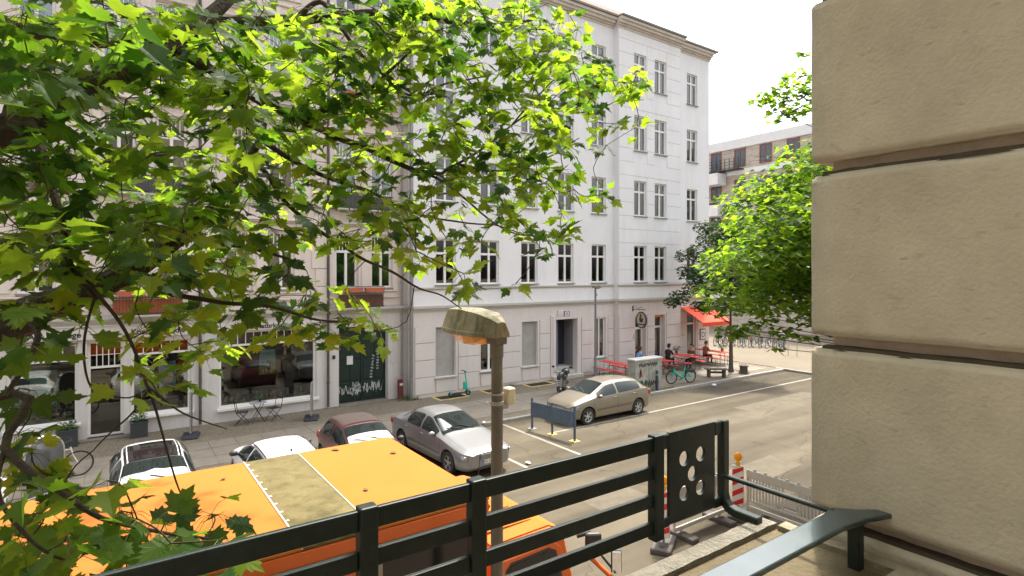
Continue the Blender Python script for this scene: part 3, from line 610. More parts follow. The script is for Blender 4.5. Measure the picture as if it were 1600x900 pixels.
# ================================================================ brick block beyond the square
M_brick = mat('beige_brick', (.4, .34, .28), .9, 0, spec=.2)
_n = M_brick.node_tree; _tc = _n.nodes.new('ShaderNodeTexCoord'); _mp = _n.nodes.new('ShaderNodeMapping'); _mp.inputs['Rotation'].default_value = (R(90), 0, 0); _bt = _n.nodes.new('ShaderNodeTexBrick')
_bt.inputs['Color1'].default_value = (.36, .30, .25, 1); _bt.inputs['Color2'].default_value = (.50, .44, .37, 1); _bt.inputs['Mortar'].default_value = (.5, .47, .42, 1); _bt.inputs['Scale'].default_value = 1; _bt.inputs['Brick Width'].default_value = .5; _bt.inputs['Row Height'].default_value = .16; _bt.inputs['Mortar Size'].default_value = .012
_n.links.new(_tc.outputs['Object'], _mp.inputs['Vector']); _n.links.new(_mp.outputs[0], _bt.inputs['Vector']); _n.links.new(_bt.outputs['Color'], _n.nodes['Principled BSDF'].inputs['Base Color'])
bb = thing('brick_building', 'pale brick apartment block with white bands and red framed windows behind the square', 'building')
M_redf = mat('red_brown_frame', (.2, .06, .04), .5, .1, 4); M_band = mat('white_band', (.68, .68, .68), .8, .05, 2)
# built facing -Y in its own frame, then turned to face -X (local x = -world Y)
BX = 50.0
MB().box(-70, -5, 0.0, 14, 0, 18.0).build('brick_wall', M_brick, bb)
for z0, z1, p in [(17.6, 18.5, .15), (15.0, 15.5, .12), (11.9, 12.4, .12), (8.8, 9.3, .12), (5.7, 6.2, .12), (2.9, 3.3, .1)]: MB().box(-70, -5, -p, -.004, z0, z1).build('white_band', M_band, bb)
for zi in (3.6, 6.6, 9.7, 12.8, 15.75):
    for k in range(14):
        x0 = -43.6 + k * 2.65; z1 = zi + 1.75
        if x0 > -8: continue
        f = MB()
        f.box(x0, x0 + .1, -.06, -.003, zi, z1); f.box(x0 + 1.1, x0 + 1.2, -.06, -.003, zi, z1); f.box(x0 + .55, x0 + .65, -.06, -.003, zi + .1, z1 - .1); f.box(x0 + .1, x0 + 1.1, -.06, -.003, zi, zi + .1); f.box(x0 + .1, x0 + 1.1, -.06, -.003, z1 - .1, z1)
        o = f.build('window', M_redf, bb)
        for a in (x0 + .1, x0 + .65): MB().box(a + .004, a + .446, -.03, -.004, zi + .104, z1 - .104).build('pane', M_curt[random.choice([0, 0, 2, 2])] if False else mat('blue_grey_glass', (.08, .1, .12), .08, .3, .4), o)
for z in (14.1, 11.0):
    o = MB().box(-37.2, -33.8, -1.6, -.16, z, z + 1.1).build('balcony', M_band, bb); MB().box(-37.2, -33.8, -1.6, -1.56, z + 1.1, z + 1.3).build('railing', M_black, o)
tr_ = MB()
for z in (15.6, 15.9, 16.2, 16.5): tr_.box(-36, -32, -.9, -.86, z, z + .035)
for k in range(9): tr_.box(-36 + k * .497, -35.96 + k * .497, -.905, -.855, 15.5, 16.54)
tr_.box(-36.1, -31.9, -.95, -.13, 15.4, 15.5); tr_.build('roof_terrace_railing', M_black, bb)
bb.location = (BX, 0, 0); bb.rotation_euler = (0, 0, R(-90))
# ================================================================ photographer's own building: rusticated pier and ledge
M_taupe = mat('taupe_plaster', (.45, .402, .325), .9, .14, 6.0, .25, 90, spec=.2, stain=((.33, .285, .215), .5, 3.2), vstain=((.50, .445, .355), .6, 2.6))
_n = M_taupe.node_tree; _b = _n.nodes['Principled BSDF']; _src = _b.inputs['Base Color'].links[0].from_socket; _g = _n.nodes.new('ShaderNodeNewGeometry')
def _layer(scale, lo, hi, amt, colr, src, stretch=(1, 1, 1), rot=0):
    'dents and scuffs: sparse marks of their own shape, darker and sunk'
    mp = _n.nodes.new('ShaderNodeMapping'); mp.inputs['Scale'].default_value = stretch; mp.inputs['Rotation'].default_value = (rot, 0, 0); nz = _n.nodes.new('ShaderNodeTexNoise'); nz.inputs['Scale'].default_value = scale; nz.inputs['Detail'].default_value = 3
    mr = _n.nodes.new('ShaderNodeMapRange'); mr.inputs['From Min'].default_value = lo; mr.inputs['From Max'].default_value = hi; mr.inputs['To Max'].default_value = amt
    mx = _n.nodes.new('ShaderNodeMix'); mx.data_type = 'RGBA'; mx.inputs[7].default_value = (*colr, 1)
    _n.links.new(_g.outputs['Position'], mp.inputs['Vector']); _n.links.new(mp.outputs[0], nz.inputs['Vector']); _n.links.new(nz.outputs['Fac'], mr.inputs['Value']); _n.links.new(mr.outputs[0], mx.inputs[0]); _n.links.new(src, mx.inputs[6]); return mx.outputs[2], mr.outputs[0]
_src, _h1 = _layer(30, .66, .76, .32, (.22, .19, .14), _src, (1, .7, 1.3)); _src, _h2 = _layer(11, .66, .80, .22, (.25, .21, .15), _src, (1, .6, 2.2), .5); _n.links.new(_src, _b.inputs['Base Color'])
_bp = _n.nodes.new('ShaderNodeBump'); _bp.invert = True; _bp.inputs['Strength'].default_value = .5; _bp.inputs['Distance'].default_value = .006; _n.links.new(_h1, _bp.inputs['Height']); _n.links.new(_b.inputs['Normal'].links[0].from_socket, _bp.inputs['Normal']); _n.links.new(_bp.outputs[0], _b.inputs['Normal'])
nb = thing('apartment_building', 'taupe plastered building with a rusticated corner pier beside the balcony', 'building')
PX, PY = 1.68, .86
MB().box(PX + .045, 12, -3, PY - .045, -.1, 20).build('wall_core', mat('pink_grey_mortar', (.40, .32, .25), .9, .2, 6, .5, 50), nb)
MB().box(-14, PX + .02, -3, .5, -.1, 4.6).build('lower_wall', M_taupe, nb)
MB().box(-14, -3.6, -3, .8, 4.6, 20).build('far_wall', M_taupe, nb)
MB().box(-3.6, PX, -3, -2.4, 4.6, 20).build('back_wall', M_taupe, nb)
def edge_strip(b, p0, p1, w, h0, h1, n):
    p0, p1 = Vector(p0), Vector(p1); d = p1 - p0; a = Vector((d.y, -d.x, 0)).normalized() * w / 2; vs = []
    for i in range(n + 1):
        q = p0 + d * i / n; j = lambda s: noise.noise(q * 23 + Vector((s, 0, 0))) * .003
        vs += [q - a * (1 + j(1) * 4) + Vector((0, 0, h0)), q - a * (.9 + j(2) * 6) + Vector((0, 0, h1 + j(3))), q + a * (.9 + j(4) * 6) + Vector((0, 0, h1 + j(5))), q + a * (1 + j(6) * 4) + Vector((0, 0, h0))]
    fs = [(i * 4 + k, i * 4 + k + 1, i * 4 + k + 5, i * 4 + k + 4) for i in range(n) for k in range(3)]
    b.add(vs, fs + [(0, 1, 2, 3), (n * 4 + 3, n * 4 + 2, n * 4 + 1, n * 4)])
def rough_block(x0, x1, y0, y1, z0, z1, seed):
    bm = bmesh.new(); bmesh.ops.create_cube(bm, size=1)
    for v in bm.verts: v.co = Vector((x0 + (v.co.x + .5) * (x1 - x0), y0 + (v.co.y + .5) * (y1 - y0), z0 + (v.co.z + .5) * (z1 - z0)))
    bmesh.ops.bevel(bm, geom=bm.edges[:], offset=.007, segments=2, affect='EDGES')
    bmesh.ops.subdivide_edges(bm, edges=[e for e in bm.edges if e.calc_length() > .1], cuts=28, use_grid_fill=True)
    bm.normal_update()
    for v in bm.verts:
        n = noise.noise(v.co * 7 + Vector((seed, 0, 0))) * .0016 + noise.noise(v.co * 34) * .0005
        ez = min(abs(v.co.z - z0), abs(v.co.z - z1))
        if ez < .016: n += min(0, noise.noise(v.co * 16) + .1) * .010
        v.co += v.normal * n
    me = bpy.data.meshes.new('plaster_block'); bm.to_mesh(me); bm.free(); me.materials.append(M_taupe)
    me.polygons.foreach_set('use_smooth', [True] * len(me.polygons)); return me
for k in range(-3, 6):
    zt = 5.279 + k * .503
    gd = MB(); edge_strip(gd, (PX + .028, -1.4, zt), (PX + .028, PY - .03, zt), .04, -.004, .009, 60); gd.build('groove_dirt', mat('groove_grime_shade', (.055, .042, .03), .95, .3, 20), nb)  # near-black strip: grime plus groove shade put into its colour
    put('plaster_block', rough_block(PX, 2.9, -1.4, PY, zt - .465, zt, k * 3.7), nb)
# ledge below the railing, edged with weathered stone
M_ledge = mat('ledge_concrete', (.125, .098, .052), .9, .3, 5, .5, 60, stain=((.06, .05, .025), .8, 6))
M_edge = mat('edge_stone', (.2, .185, .15), .9, .35, 9, .7, 80, stain=((.1, .1, .07), .75, 12))
lg = thing('balcony_ledge', 'weathered concrete ledge with a stone edging below the green railing', 'ledge')
MB().box(-3.5, 1.63, .45, .95, 4.62, 4.728).build('slab', M_ledge, lg)
eb = MB(); n = 60
edge_strip(eb, (-3.5, .966, 4.73), (1.64, .966, 4.73), .058, -.11, .014, 200); eb.build('edging', M_edge, lg)
eb = MB(); edge_strip(eb, (1.65, .45, 4.73), (1.65, .93, 4.73), .05, -.11, .012, 30); edge_strip(eb, (.9, .56, 4.73), (1.62, .56, 4.73), .1, -.1, .03, 40); eb.build('edging', mat('pale_edge_stone', (.25, .215, .15), .9, .3, 8, .6, 60, stain=((.2, .18, .1), .7, 10)), lg)
# ---- railing
M_green = mat('dark_green_railing_paint', (.011, .019, .018), .45, .3, 14, .03, 120, spec=.3, stain=((.045, .055, .05), .3, 26))
rl = thing('balcony_railing', 'dark green steel railing with flat bars and a panel pierced by five holes', 'railing')
RY = 1.09
posts = [-.72, -.2, .415, .67, 1.272]
for x in posts: MB().box(x - .019, x + .019, RY - .016, RY + .016, 4.735, 5.036).build('post', M_green, rl, bevel=.004, seg=2)
segs = [(-2.0, posts[0] - .019)] + [(posts[i] + .019, posts[i + 1] - .019) for i in range(4)]
for z0, z1 in [(4.988, 5.03), (4.912, 4.948), (4.832, 4.868), (4.754, 4.79)]:
    for a, b in segs: MB().box(a, b, RY - .007, RY + .007, z0, z1).build('rail', M_green, rl, bevel=.003, seg=2)
for z0, z1 in [(4.988, 5.03), (4.76, 4.79)]:
    MB().box(1.291, 1.325, RY - .007, RY + .007, z0, z1).build('rail', M_green, rl, bevel=.003); MB().box(1.54, 1.577, RY - .007, RY + .007, z0, z1).build('rail', M_green, rl, bevel=.003)
pl = MB().box(1.325, 1.54, RY - .005, RY + .005, 4.765, 5.032).build('panel', M_green, rl)
cu = MB()
for cx, cz in [(1.392, 4.945), (1.47, 4.945), (1.431, 4.893), (1.392, 4.842), (1.47, 4.842)]: cu.cyl((cx, RY - .05, cz), (cx, RY + .05, cz), .0225, n=28)
cut(pl, put('cutter', cu.mesh('cutter', M_green)))
# end post curves round at the foot and runs back to the wall
arc = [(1.59, RY, 5.03)] + [(1.59, RY, 4.80)] + [(1.59, RY - .05 * (1 - math.cos(R(a))), 4.80 - .05 * math.sin(R(a))) for a in (30, 60, 90)] + [(1.59, RY - .12, 4.75)]
b = MB()
for i in range(len(arc) - 1): b.bar(arc[i], Vector(arc[i + 1]) + (Vector(arc[i + 1]) - Vector(arc[i])).normalized() * .006, .026, .03, up=(1, 0, 0))
b.build('end_post', M_green, rl, bevel=.003)
hr = thing('balcony_handrail', 'near flat green handrail let into the plaster pier', 'handrail')
b = MB().prism([(-2.6, .684), (1.5, .684), (1.60, .672), (1.70, .640), (1.70, .672), (1.64, .715), (1.595, .762), (1.53, .752), (-2.6, .752)], 4.848, 4.862, plane='xy'); b.build('handrail', mat('glossy_handrail_sky_sheen', (.03, .05, .055), .2, .25, 12, .02, 90, spec=.9, coat=.15, stain=((.08, .09, .08), .25, 24)), hr, bevel=.004, seg=2)  # base lighter and bluer than the railing green, sky sheen put into the colour
MB().box(1.572, 1.588, .745, 1.085, 4.851, 4.863).build('side_rail', M_green, hr, bevel=.003)
MB().box(1.572, 1.602, .68, .71, 4.58, 4.847).build('post', M_green, hr, bevel=.003)

# ================================================================ street lamp by the truck
lp = thing('street_lamp', 'mossy old street lamp with amber bowl on a tapered grey mast beside the truck', 'street lamp', (2.49, 3.74, 0))
M_mast = mat('mast_grey_brown', (.12, .105, .085), .7, .2, 6, .2, 40, stain=((.2, .17, .12), .5, 4))
MB().tube([(0, 0, -.0), (0, 0, .9), (0, 0, 1.0), (0, 0, 4.93)], [.08, .08, .056, .045], 20).build('mast', M_mast, lp, smooth=True)
MB().tube([(0, 0, 4.82), (0, 0, 4.935)], .052, 20).box(-.06, .06, -.06, .07, 4.93, 5.02).build('collar', M_mast, lp, bevel=.008)
M_head = mat('mossy_aluminium', (.25, .225, .155), .85, .25, 9, .2, 60, stain=((.11, .10, .045), .7, 11), vstain=((.05, .042, .02), .8, 14))
secs = [(-.07, .07, 4.985, 5.11, .5), (.0, .10, 4.985, 5.14, .62), (.12, .145, 4.98, 5.175, .7), (.4, .165, 4.98, 5.20, .7), (.62, .14, 4.985, 5.19, .66), (.72, .10, 4.99, 5.15, .6)]
vsx = []
for y, w, z0, z1, k in secs: vsx += [(-w * 1.05, y, z0), (-w * 1.05, y, z0 + .035), (-w, y, z0 + .04), (-w * k, y, z1 - .01), (0, y, z1), (w * k, y, z1 - .01), (w, y, z0 + .04), (w * 1.05, y, z0 + .035), (w * 1.05, y, z0)]
b = MB(); n = 9
b.add(vsx, [(i * n + j, i * n + (j + 1) % n, (i + 1) * n + (j + 1) % n, (i + 1) * n + j) for i in range(5) for j in range(n)] + [tuple(range(n)), tuple(range(5 * n, 6 * n))[::-1]])
b.build('head', M_head, lp, bevel=.006, seg=2)
am = bpy.data.materials.new('amber_bowl'); am.use_nodes = True; pb = am.node_tree.nodes['Principled BSDF']; pb.inputs['Base Color'].default_value = (.75, .42, .13, 1); pb.inputs['Roughness'].default_value = .25; pb.inputs['Transmission Weight'].default_value = .35; pb.inputs['Subsurface Weight'].default_value = .3
b = MB(); vs_ = []
for y, w, d in [(.10, .09, .02), (.18, .12, .075), (.34, .135, .10), (.5, .125, .075), (.64, .09, .02)]: vs_ += [(-w, y, 4.984), (-w * .75, y, 4.984 - d * .8), (0, y, 4.984 - d), (w * .75, y, 4.984 - d * .8), (w, y, 4.984)]
b.add(vs_, [(i * 5 + j, i * 5 + j + 1, i * 5 + j + 6, i * 5 + j + 5) for i in range(4) for j in range(4)] + [(0, 1, 2, 3, 4), (24, 23, 22, 21, 20), (0, 5, 10, 15, 20, 24, 19, 14, 9, 4)])
b.build('bowl', am, lp)
bx = MB().box(.075, .155, -.04, .04, 4.44, 4.575).build('switch_box', mat('cream_plastic', (.55, .5, .36), .5, .1, 8), lp, bevel=.01)
b = MB(); b.tube([(0, 0, 4.45), (0, 0, 4.48)], .056, 16); b.box(.04, .1, -.015, .015, 4.41, 4.45); b.tube([(0, 0, 4.53), (0, 0, 4.545)], .053, 16); b.build('bracket', M_steel, lp)
lp.rotation_euler = (0, 0, 0)

# ================================================================ orange works truck
M_or = mat('works_orange', (.60, .115, .008), .38, .05, 2, coat=.3, stain=((.45, .1, .015), .35, 2.2))
M_orr = mat('yellowish_orange_roof', (.43, .146, .03), .85, .05, 1.4, .03, 30, spec=.12, stain=((.38, .13, .02), .45, 1.6))  # roof orange is yellower and duller than the side paint
M_fib = mat('dirty_fibreglass', (.155, .128, .062), .9, .25, 4, .3, 50, spec=.1, stain=((.075, .062, .027), .85, 6))
tk = thing('works_truck', 'orange box-body works truck with a fibreglass roof strip parked below the balcony', 'truck')
TY0, TY1, TZ = 4.25, 6.5, 3.5
MB().box(-1.4, 2.74, TY0 + .02, TY1 - .02, .75, TZ - .03).build('box_body', M_or, tk)
for a, b_, m in [(-1.42, .045, M_orr), (.055, 1.125, M_orr), (1.135, 1.675, M_fib), (1.685, 2.75, M_orr)]: MB().box(a, b_, TY0, TY1, TZ - .03, TZ).build('roof_panel', m, tk, bevel=.006)
rv = MB(); 
for k in range(11): rv.box(1.138, 1.165, TY0 + .1 + k * .2, TY0 + .13 + k * .2, TZ, TZ + .006)
rv.box(1.125, 1.138, TY0 + .002, TY1 - .002, TZ - .02, TZ + .006); rv.box(1.675, 1.685, TY0 + .002, TY1 - .002, TZ - .02, TZ + .003); rv.build('roof_rivet_strip', mat('pale_sealant', (.55, .52, .44), .7, .2, 9), tk)
b = MB().box(-1.4, 2.74, TY0 - .005, TY0 + .02, 3.36, TZ - .034); b.build('top_rail', M_or, tk, bevel=.004)
MB().box(-1.4, 2.7, TY0 - .03, TY0 + .018, 3.325, 3.356).build('gutter_rail', mat('grey_gutter', (.28, .26, .2), .6, .2, 9), tk)
o = MB().box(1.74, 2.56, TY0 - .012, TY0 + .019, 2.2, 3.3).build('side_window', mat('dark_tinted_pane', (.012, .012, .014), .12, .2, 3), tk)
for a, b_ in ((2.565, 2.60), (2.62, 2.66), (1.70, 1.735)): MB().box(a, b_, TY0 - .03, TY0 + .019, 2.2, 3.32).build('window_jamb', mat('grey_gutter'), o)
b = MB(); b.box(-1.3, 1.69, TY0 + .012, TY0 + .0195, 2.95, 2.958); b.box(.9, .908, TY0 + .012, TY0 + .0195, 2.0, 3.3); b.box(-.6, -.592, TY0 + .012, TY0 + .0195, 2.0, 3.3); b.build('panel_seam', M_plast, tk)
rr = random.Random(77)
for k in range(5):      # dead leaves lying on the roof
    x, y = rr.uniform(-.9, 2.6), rr.uniform(TY0 + .1, TY1 - .1); s_ = rr.uniform(.03, .06); a = rr.uniform(0, 6.28)
    o = MB().add([(x + s_ * rr.uniform(.5, 1) * math.cos(a + q), y + s_ * rr.uniform(.5, 1) * math.sin(a + q), TZ + .008 + .006 * (q > 2)) for q in (0, 1.1, 2.2, 3.3, 4.4, 5.4)], [(0, 1, 2, 3, 4, 5)]).build('dead_leaf', mat('dead_leaf', (.14, .07, .025), .9, .3, 20)); tag(o, 'small brown dead leaf lying on the orange truck roof', 'dead leaf', 'dead leaves on the truck roof')
# chassis and wheels
MB().box(-1.3, 3.9, 4.7, 6.05, .45, .748).build('chassis', M_plast, tk)
def truck_wheel(x, y):
    o = MB().lathe([(.20, -.13), (.36, -.14), (.42, -.10), (.43, 0), (.42, .10), (.36, .14), (.20, .13)], (x, y, .31), 'y', 24).build('wheel', M_rub, tk, smooth=True); MB().lathe([(.0, -.1), (.12, -.12), (.2, -.1), (.2, .1), (0, .1)], (x, y, .31), 'y', 16).build('rim', M_steel, o)
for x in (-.5, 3.35):
    for y in (4.5, 6.25): truck_wheel(x, y)
# cab
cab = MB().prism([(2.86, .7), (2.86, 2.84), (2.94, 2.9), (3.62, 2.92), (3.77, 2.86), (4.06, 1.75), (4.12, 1.3), (4.1, .7)], 4.42, 6.3).build('cab', M_or, tk, bevel=.05, seg=3)
MB().prism([(2.93, 2.915), (3.62, 2.935), (3.75, 2.88), (3.77, 2.868), (3.6, 2.918), (2.93, 2.895)], 4.5, 6.22).build('cab_roof', M_orr, tk, bevel=.006)
for k in range(4): MB().box(3.0, 3.55, 4.7 + k * .4, 4.73 + k * .4, 2.93, 2.945).build('roof_rib', M_orr, tk, bevel=.005)
M_cargl = mat('car_glass', (.012, .018, .017), .03, .2, 2, spec=.5)
def side_pane(y, yo):
    dr = MB().prism([(2.98, 1.2), (2.98, 2.78), (3.62, 2.8), (3.72, 2.72), (3.95, 1.85), (3.95, 1.2)], min(y, yo), max(y, yo)).build('cab_door', M_or, tk, bevel=.01)
    e = .008 if yo > y else -.008
    MB().prism([(3.06, 1.95), (3.06, 2.66), (3.1, 2.71), (3.54, 2.73), (3.62, 2.69), (3.83, 1.95)], min(y - e, y), max(y - e, y)).build('pane', M_cargl, dr)
    MB().prism([(3.03, 1.92), (3.03, 2.68), (3.09, 2.74), (3.55, 2.76), (3.645, 2.71), (3.87, 1.92)], min(y - e * .4, y), max(y - e * .4, y)).build('window_seal', M_plast, dr)
side_pane(4.405, 4.43); side_pane(6.315, 6.29)
wsn = MB().prism([(3.79, 2.78), (4.045, 1.85), (4.06, 1.85), (3.805, 2.79)], 4.55, 6.17).build('windscreen', M_cargl, tk)
MB().tube([at(902, 838, 5.55), at(922, 832, 5.5), at(936, 845, 5.45), at(938, 866, 5.42)], [.018, .02, .018, .018], 8).build('mirror_arm', M_plast, tk)
MB().box(-.08, .08, -.035, .035, -.1, .1).build('mirror', M_plast, tk, at(927, 848, 5.47), R(-30), bevel=.03, seg=3)
o = MB().box(-.05, .05, -.02, .02, -.11, .11).build('mirror', M_plast, tk, at(963, 877, 5.4), R(-35), bevel=.012)
MB().box(-.042, .042, -.024, -.0205, -.1, .1).build('mirror_glass', mat('mirror_glass', (.8, .85, .9), .02, 0, metal=1), o)
MB().tube([at(940, 868, 5.42), at(962, 895, 5.38)], .012, 8).build('mirror_arm', M_plast, tk)
MB().tube([at(912, 862, 5.5), at(930, 878, 5.46), at(962, 908, 5.38)], .022, 10).build('front_guard_bar', M_or, tk, smooth=True)
bc = MB().lathe([(.075, 0), (.08, .02), (.07, .025)], (3.3, 5.52, 2.93), n=16).build('beacon_base', M_plast, tk)
MB().lathe([(.065, .025), (.07, .06), (.066, .15), (.05, .18), (0, .185)], (3.3, 5.52, 2.93), n=18).build('beacon_lens', mat('orange_lens', (.85, .16, .01), .2, .1, 9, coat=.5), bc, smooth=True)
MB().tube([(3.0, 4.9, 2.9), (3.06, 4.95, 3.25), (3.1, 4.98, 3.6)], .004, 5).build('aerial', M_plast, tk)
MB().tube([(2.8, 4.5, 3.42), (2.9, 4.48, 3.3), (2.84, 4.52, 3.15), (2.88, 4.5, 2.95)], .008, 6).build('cable', M_plast, tk)

# ================================================================ cars
def interp(st, n=70):
    xs = np.array([s[0] for s in st])[::-1]; A = np.array(st)[::-1]
    X = np.linspace(xs[0], xs[-1], n); out = np.stack([np.interp(X, xs, A[:, k]) for k in range(A.shape[1])], 1)
    for _ in range(3):
        sm = out.copy(); sm[1:-1, 1:] = .25 * out[:-2, 1:] + .5 * out[1:-1, 1:] + .25 * out[2:, 1:]; out = sm
    return out
class Body:
    'car body: stations along x; v 0..4 lower side (sill to belt), 4..5 window zone, 5..8 roof, 8 = centre line'
    def __init__(s, st): s.A = interp(st)
    def half(s, x, v):
        A = s.A; _, zl, w, zb, zt, wt = [np.interp(x, A[:, 0], A[:, k]) for k in range(6)]
        g = zt - zb; dr = min(.085, g * .55); h = zb - zl
        P = [(w * .86, zl), (w * .965, zl + .05), (w, zl + .34 * h), (w * 1.0, zl + .72 * h), (w * .955, zb), (wt, zt - dr), (wt * .86, zt - dr * .38), (wt * .5, zt - dr * .08), (0, zt)]
        i = min(int(v), 7); f = v - i
        if v < 4:
            def cr(k): return P[max(0, min(4, k))]
            p0, p1, p2, p3 = cr(i - 1), cr(i), cr(i + 1), cr(i + 2)
            q = [.5 * (2 * p1[k] + (-p0[k] + p2[k]) * f + (2 * p0[k] - 5 * p1[k] + 4 * p2[k] - p3[k]) * f * f + (-p0[k] + 3 * p1[k] - 3 * p2[k] + p3[k]) * f ** 3) for k in (0, 1)]
        else: q = [P[i][k] * (1 - f) + P[i + 1][k] * f for k in (0, 1)]
        if 4 < v < 5: q[0] += .035 * math.sin(math.pi * f) * min(1, g / .3)
        return q
    def pt(s, x, v, side=1):
        y, z = s.half(x, v); return Vector((x, y * side, z))
    def nrm(s, x, v, side=1):
        e = .03; a = s.pt(x + e, v, side) - s.pt(x - e, v, side); d = s.pt(x, min(8, v + .12), side) - s.pt(x, max(0, v - .12), side)
        n = a.cross(d)
        n = n.normalized() if n.length > 1e-7 else Vector((0, 0, 1))
        return n * (1 if n.dot(Vector((0, s.half(x, v)[0] * side + 1e-6, .3))) > 0 else -1)
    def mesh(s, paint, wheels, wr):
        vv = [0, .5, 1, 1.5, 2, 2.5, 3, 3.5, 3.85, 4, 4.06, 4.3, 4.6, 4.9, 5, 5.3, 5.7, 6, 6.5, 7, 7.5, 8]; n = len(vv) * 2 - 1
        b = MB(); vs = []
        for x in s.A[:, 0]:
            r = [s.pt(x, v, 1) for v in vv]; vs += r + [Vector((p.x, -p.y, p.z)) for p in r[-2::-1]]
        k = len(s.A)
        fs = [(i * n + j, i * n + (j + 1) % n, (i + 1) * n + (j + 1) % n, (i + 1) * n + j) for i in range(k - 1) for j in range(n)] + [tuple(range(n)), tuple(range((k - 1) * n, k * n))[::-1]]
        b.add(vs, fs); me = b.mesh('body', paint); o = put('body', me)
        c = MB()
        for x in wheels: c.cyl((x, -1.2, .32 * wr / .31), (x, 1.2, .32 * wr / .31), wr + .055, n=36)
        cut(o, put('cutter', c.mesh('cutter', paint)))
        o.data.polygons.foreach_set('use_smooth', [True] * len(o.data.polygons)); o.data.set_sharp_from_angle(angle=R(32)); return o
    def patch(s, name, m, parent, x0, x1, v0, v1, off=.006, side=1, nx=14, nv=8, fx=None):
        'surface patch between stations x0..x1 and ring values v0..v1; side 0 = right across the top'
        us = np.linspace(x0, x1, nx); 
        if side == 0:
            a = np.linspace(v0, 8, nv); ring = [(v, 1) for v in a] + [(v, -1) for v in a[-2::-1]]
        else: ring = [(v, side) for v in np.linspace(v0, v1, nv)]
        def fn(u, vs_):
            v, sd_ = vs_; uu = fx(u, v) if fx else u
            return s.pt(uu, v, sd_) + s.nrm(uu, v, sd_) * off
        b = MB(); k = len(ring)
        b.add([fn(u, r) for u in us for r in ring], [(i * k + j, i * k + j + 1, (i + 1) * k + j + 1, (i + 1) * k + j) for i in range(nx - 1) for j in range(k - 1)])
        return b.build(name, m, parent, smooth=True)
def make_wheel(parent, x, y, r, side, hub, spokes=5):
    sg = 1 if side > 0 else -1; w = .095
    o = MB().lathe([(r * .66, -w), (r * .9, -w * 1.05), (r * .985, -w * .8), (r, 0), (r * .985, w * .8), (r * .9, w * 1.05), (r * .66, w)], (x, y, r), 'y', 28, cap=False).build('wheel', M_rub, parent, smooth=True)
    b = MB(); b.lathe([(r * .67, -w * .9), (r * .67, w * .9), (r * .6, w * .7), (r * .6, -w * .9), (r * .67, -w * .9)], (x, y, r), 'y', 28, cap=False); b.lathe([(0, sg * w * .75), (r * .16, sg * w * .75), (r * .18, sg * w * .4), (0, sg * w * .4)][::1], (x, y, r), 'y', 12)
    for k in range(spokes):
        a = 2 * math.pi * k / spokes + .3; p = Vector((x + math.cos(a) * r * .1, y + sg * w * .58, r + math.sin(a) * r * .1)); q = Vector((x + math.cos(a) * r * .63, y + sg * w * .66, r + math.sin(a) * r * .63))
        b.bar(p, q, r * .16 if spokes < 7 else r * .2, .02, up=(0, 1, 0))
    b.build('rim', hub, o); MB().lathe([(0, -.04), (r * .6, -.04), (r * .6, -.03), (0, -.03)], (x, y, r), 'y', 16).build('brake_disc', M_plast, o)

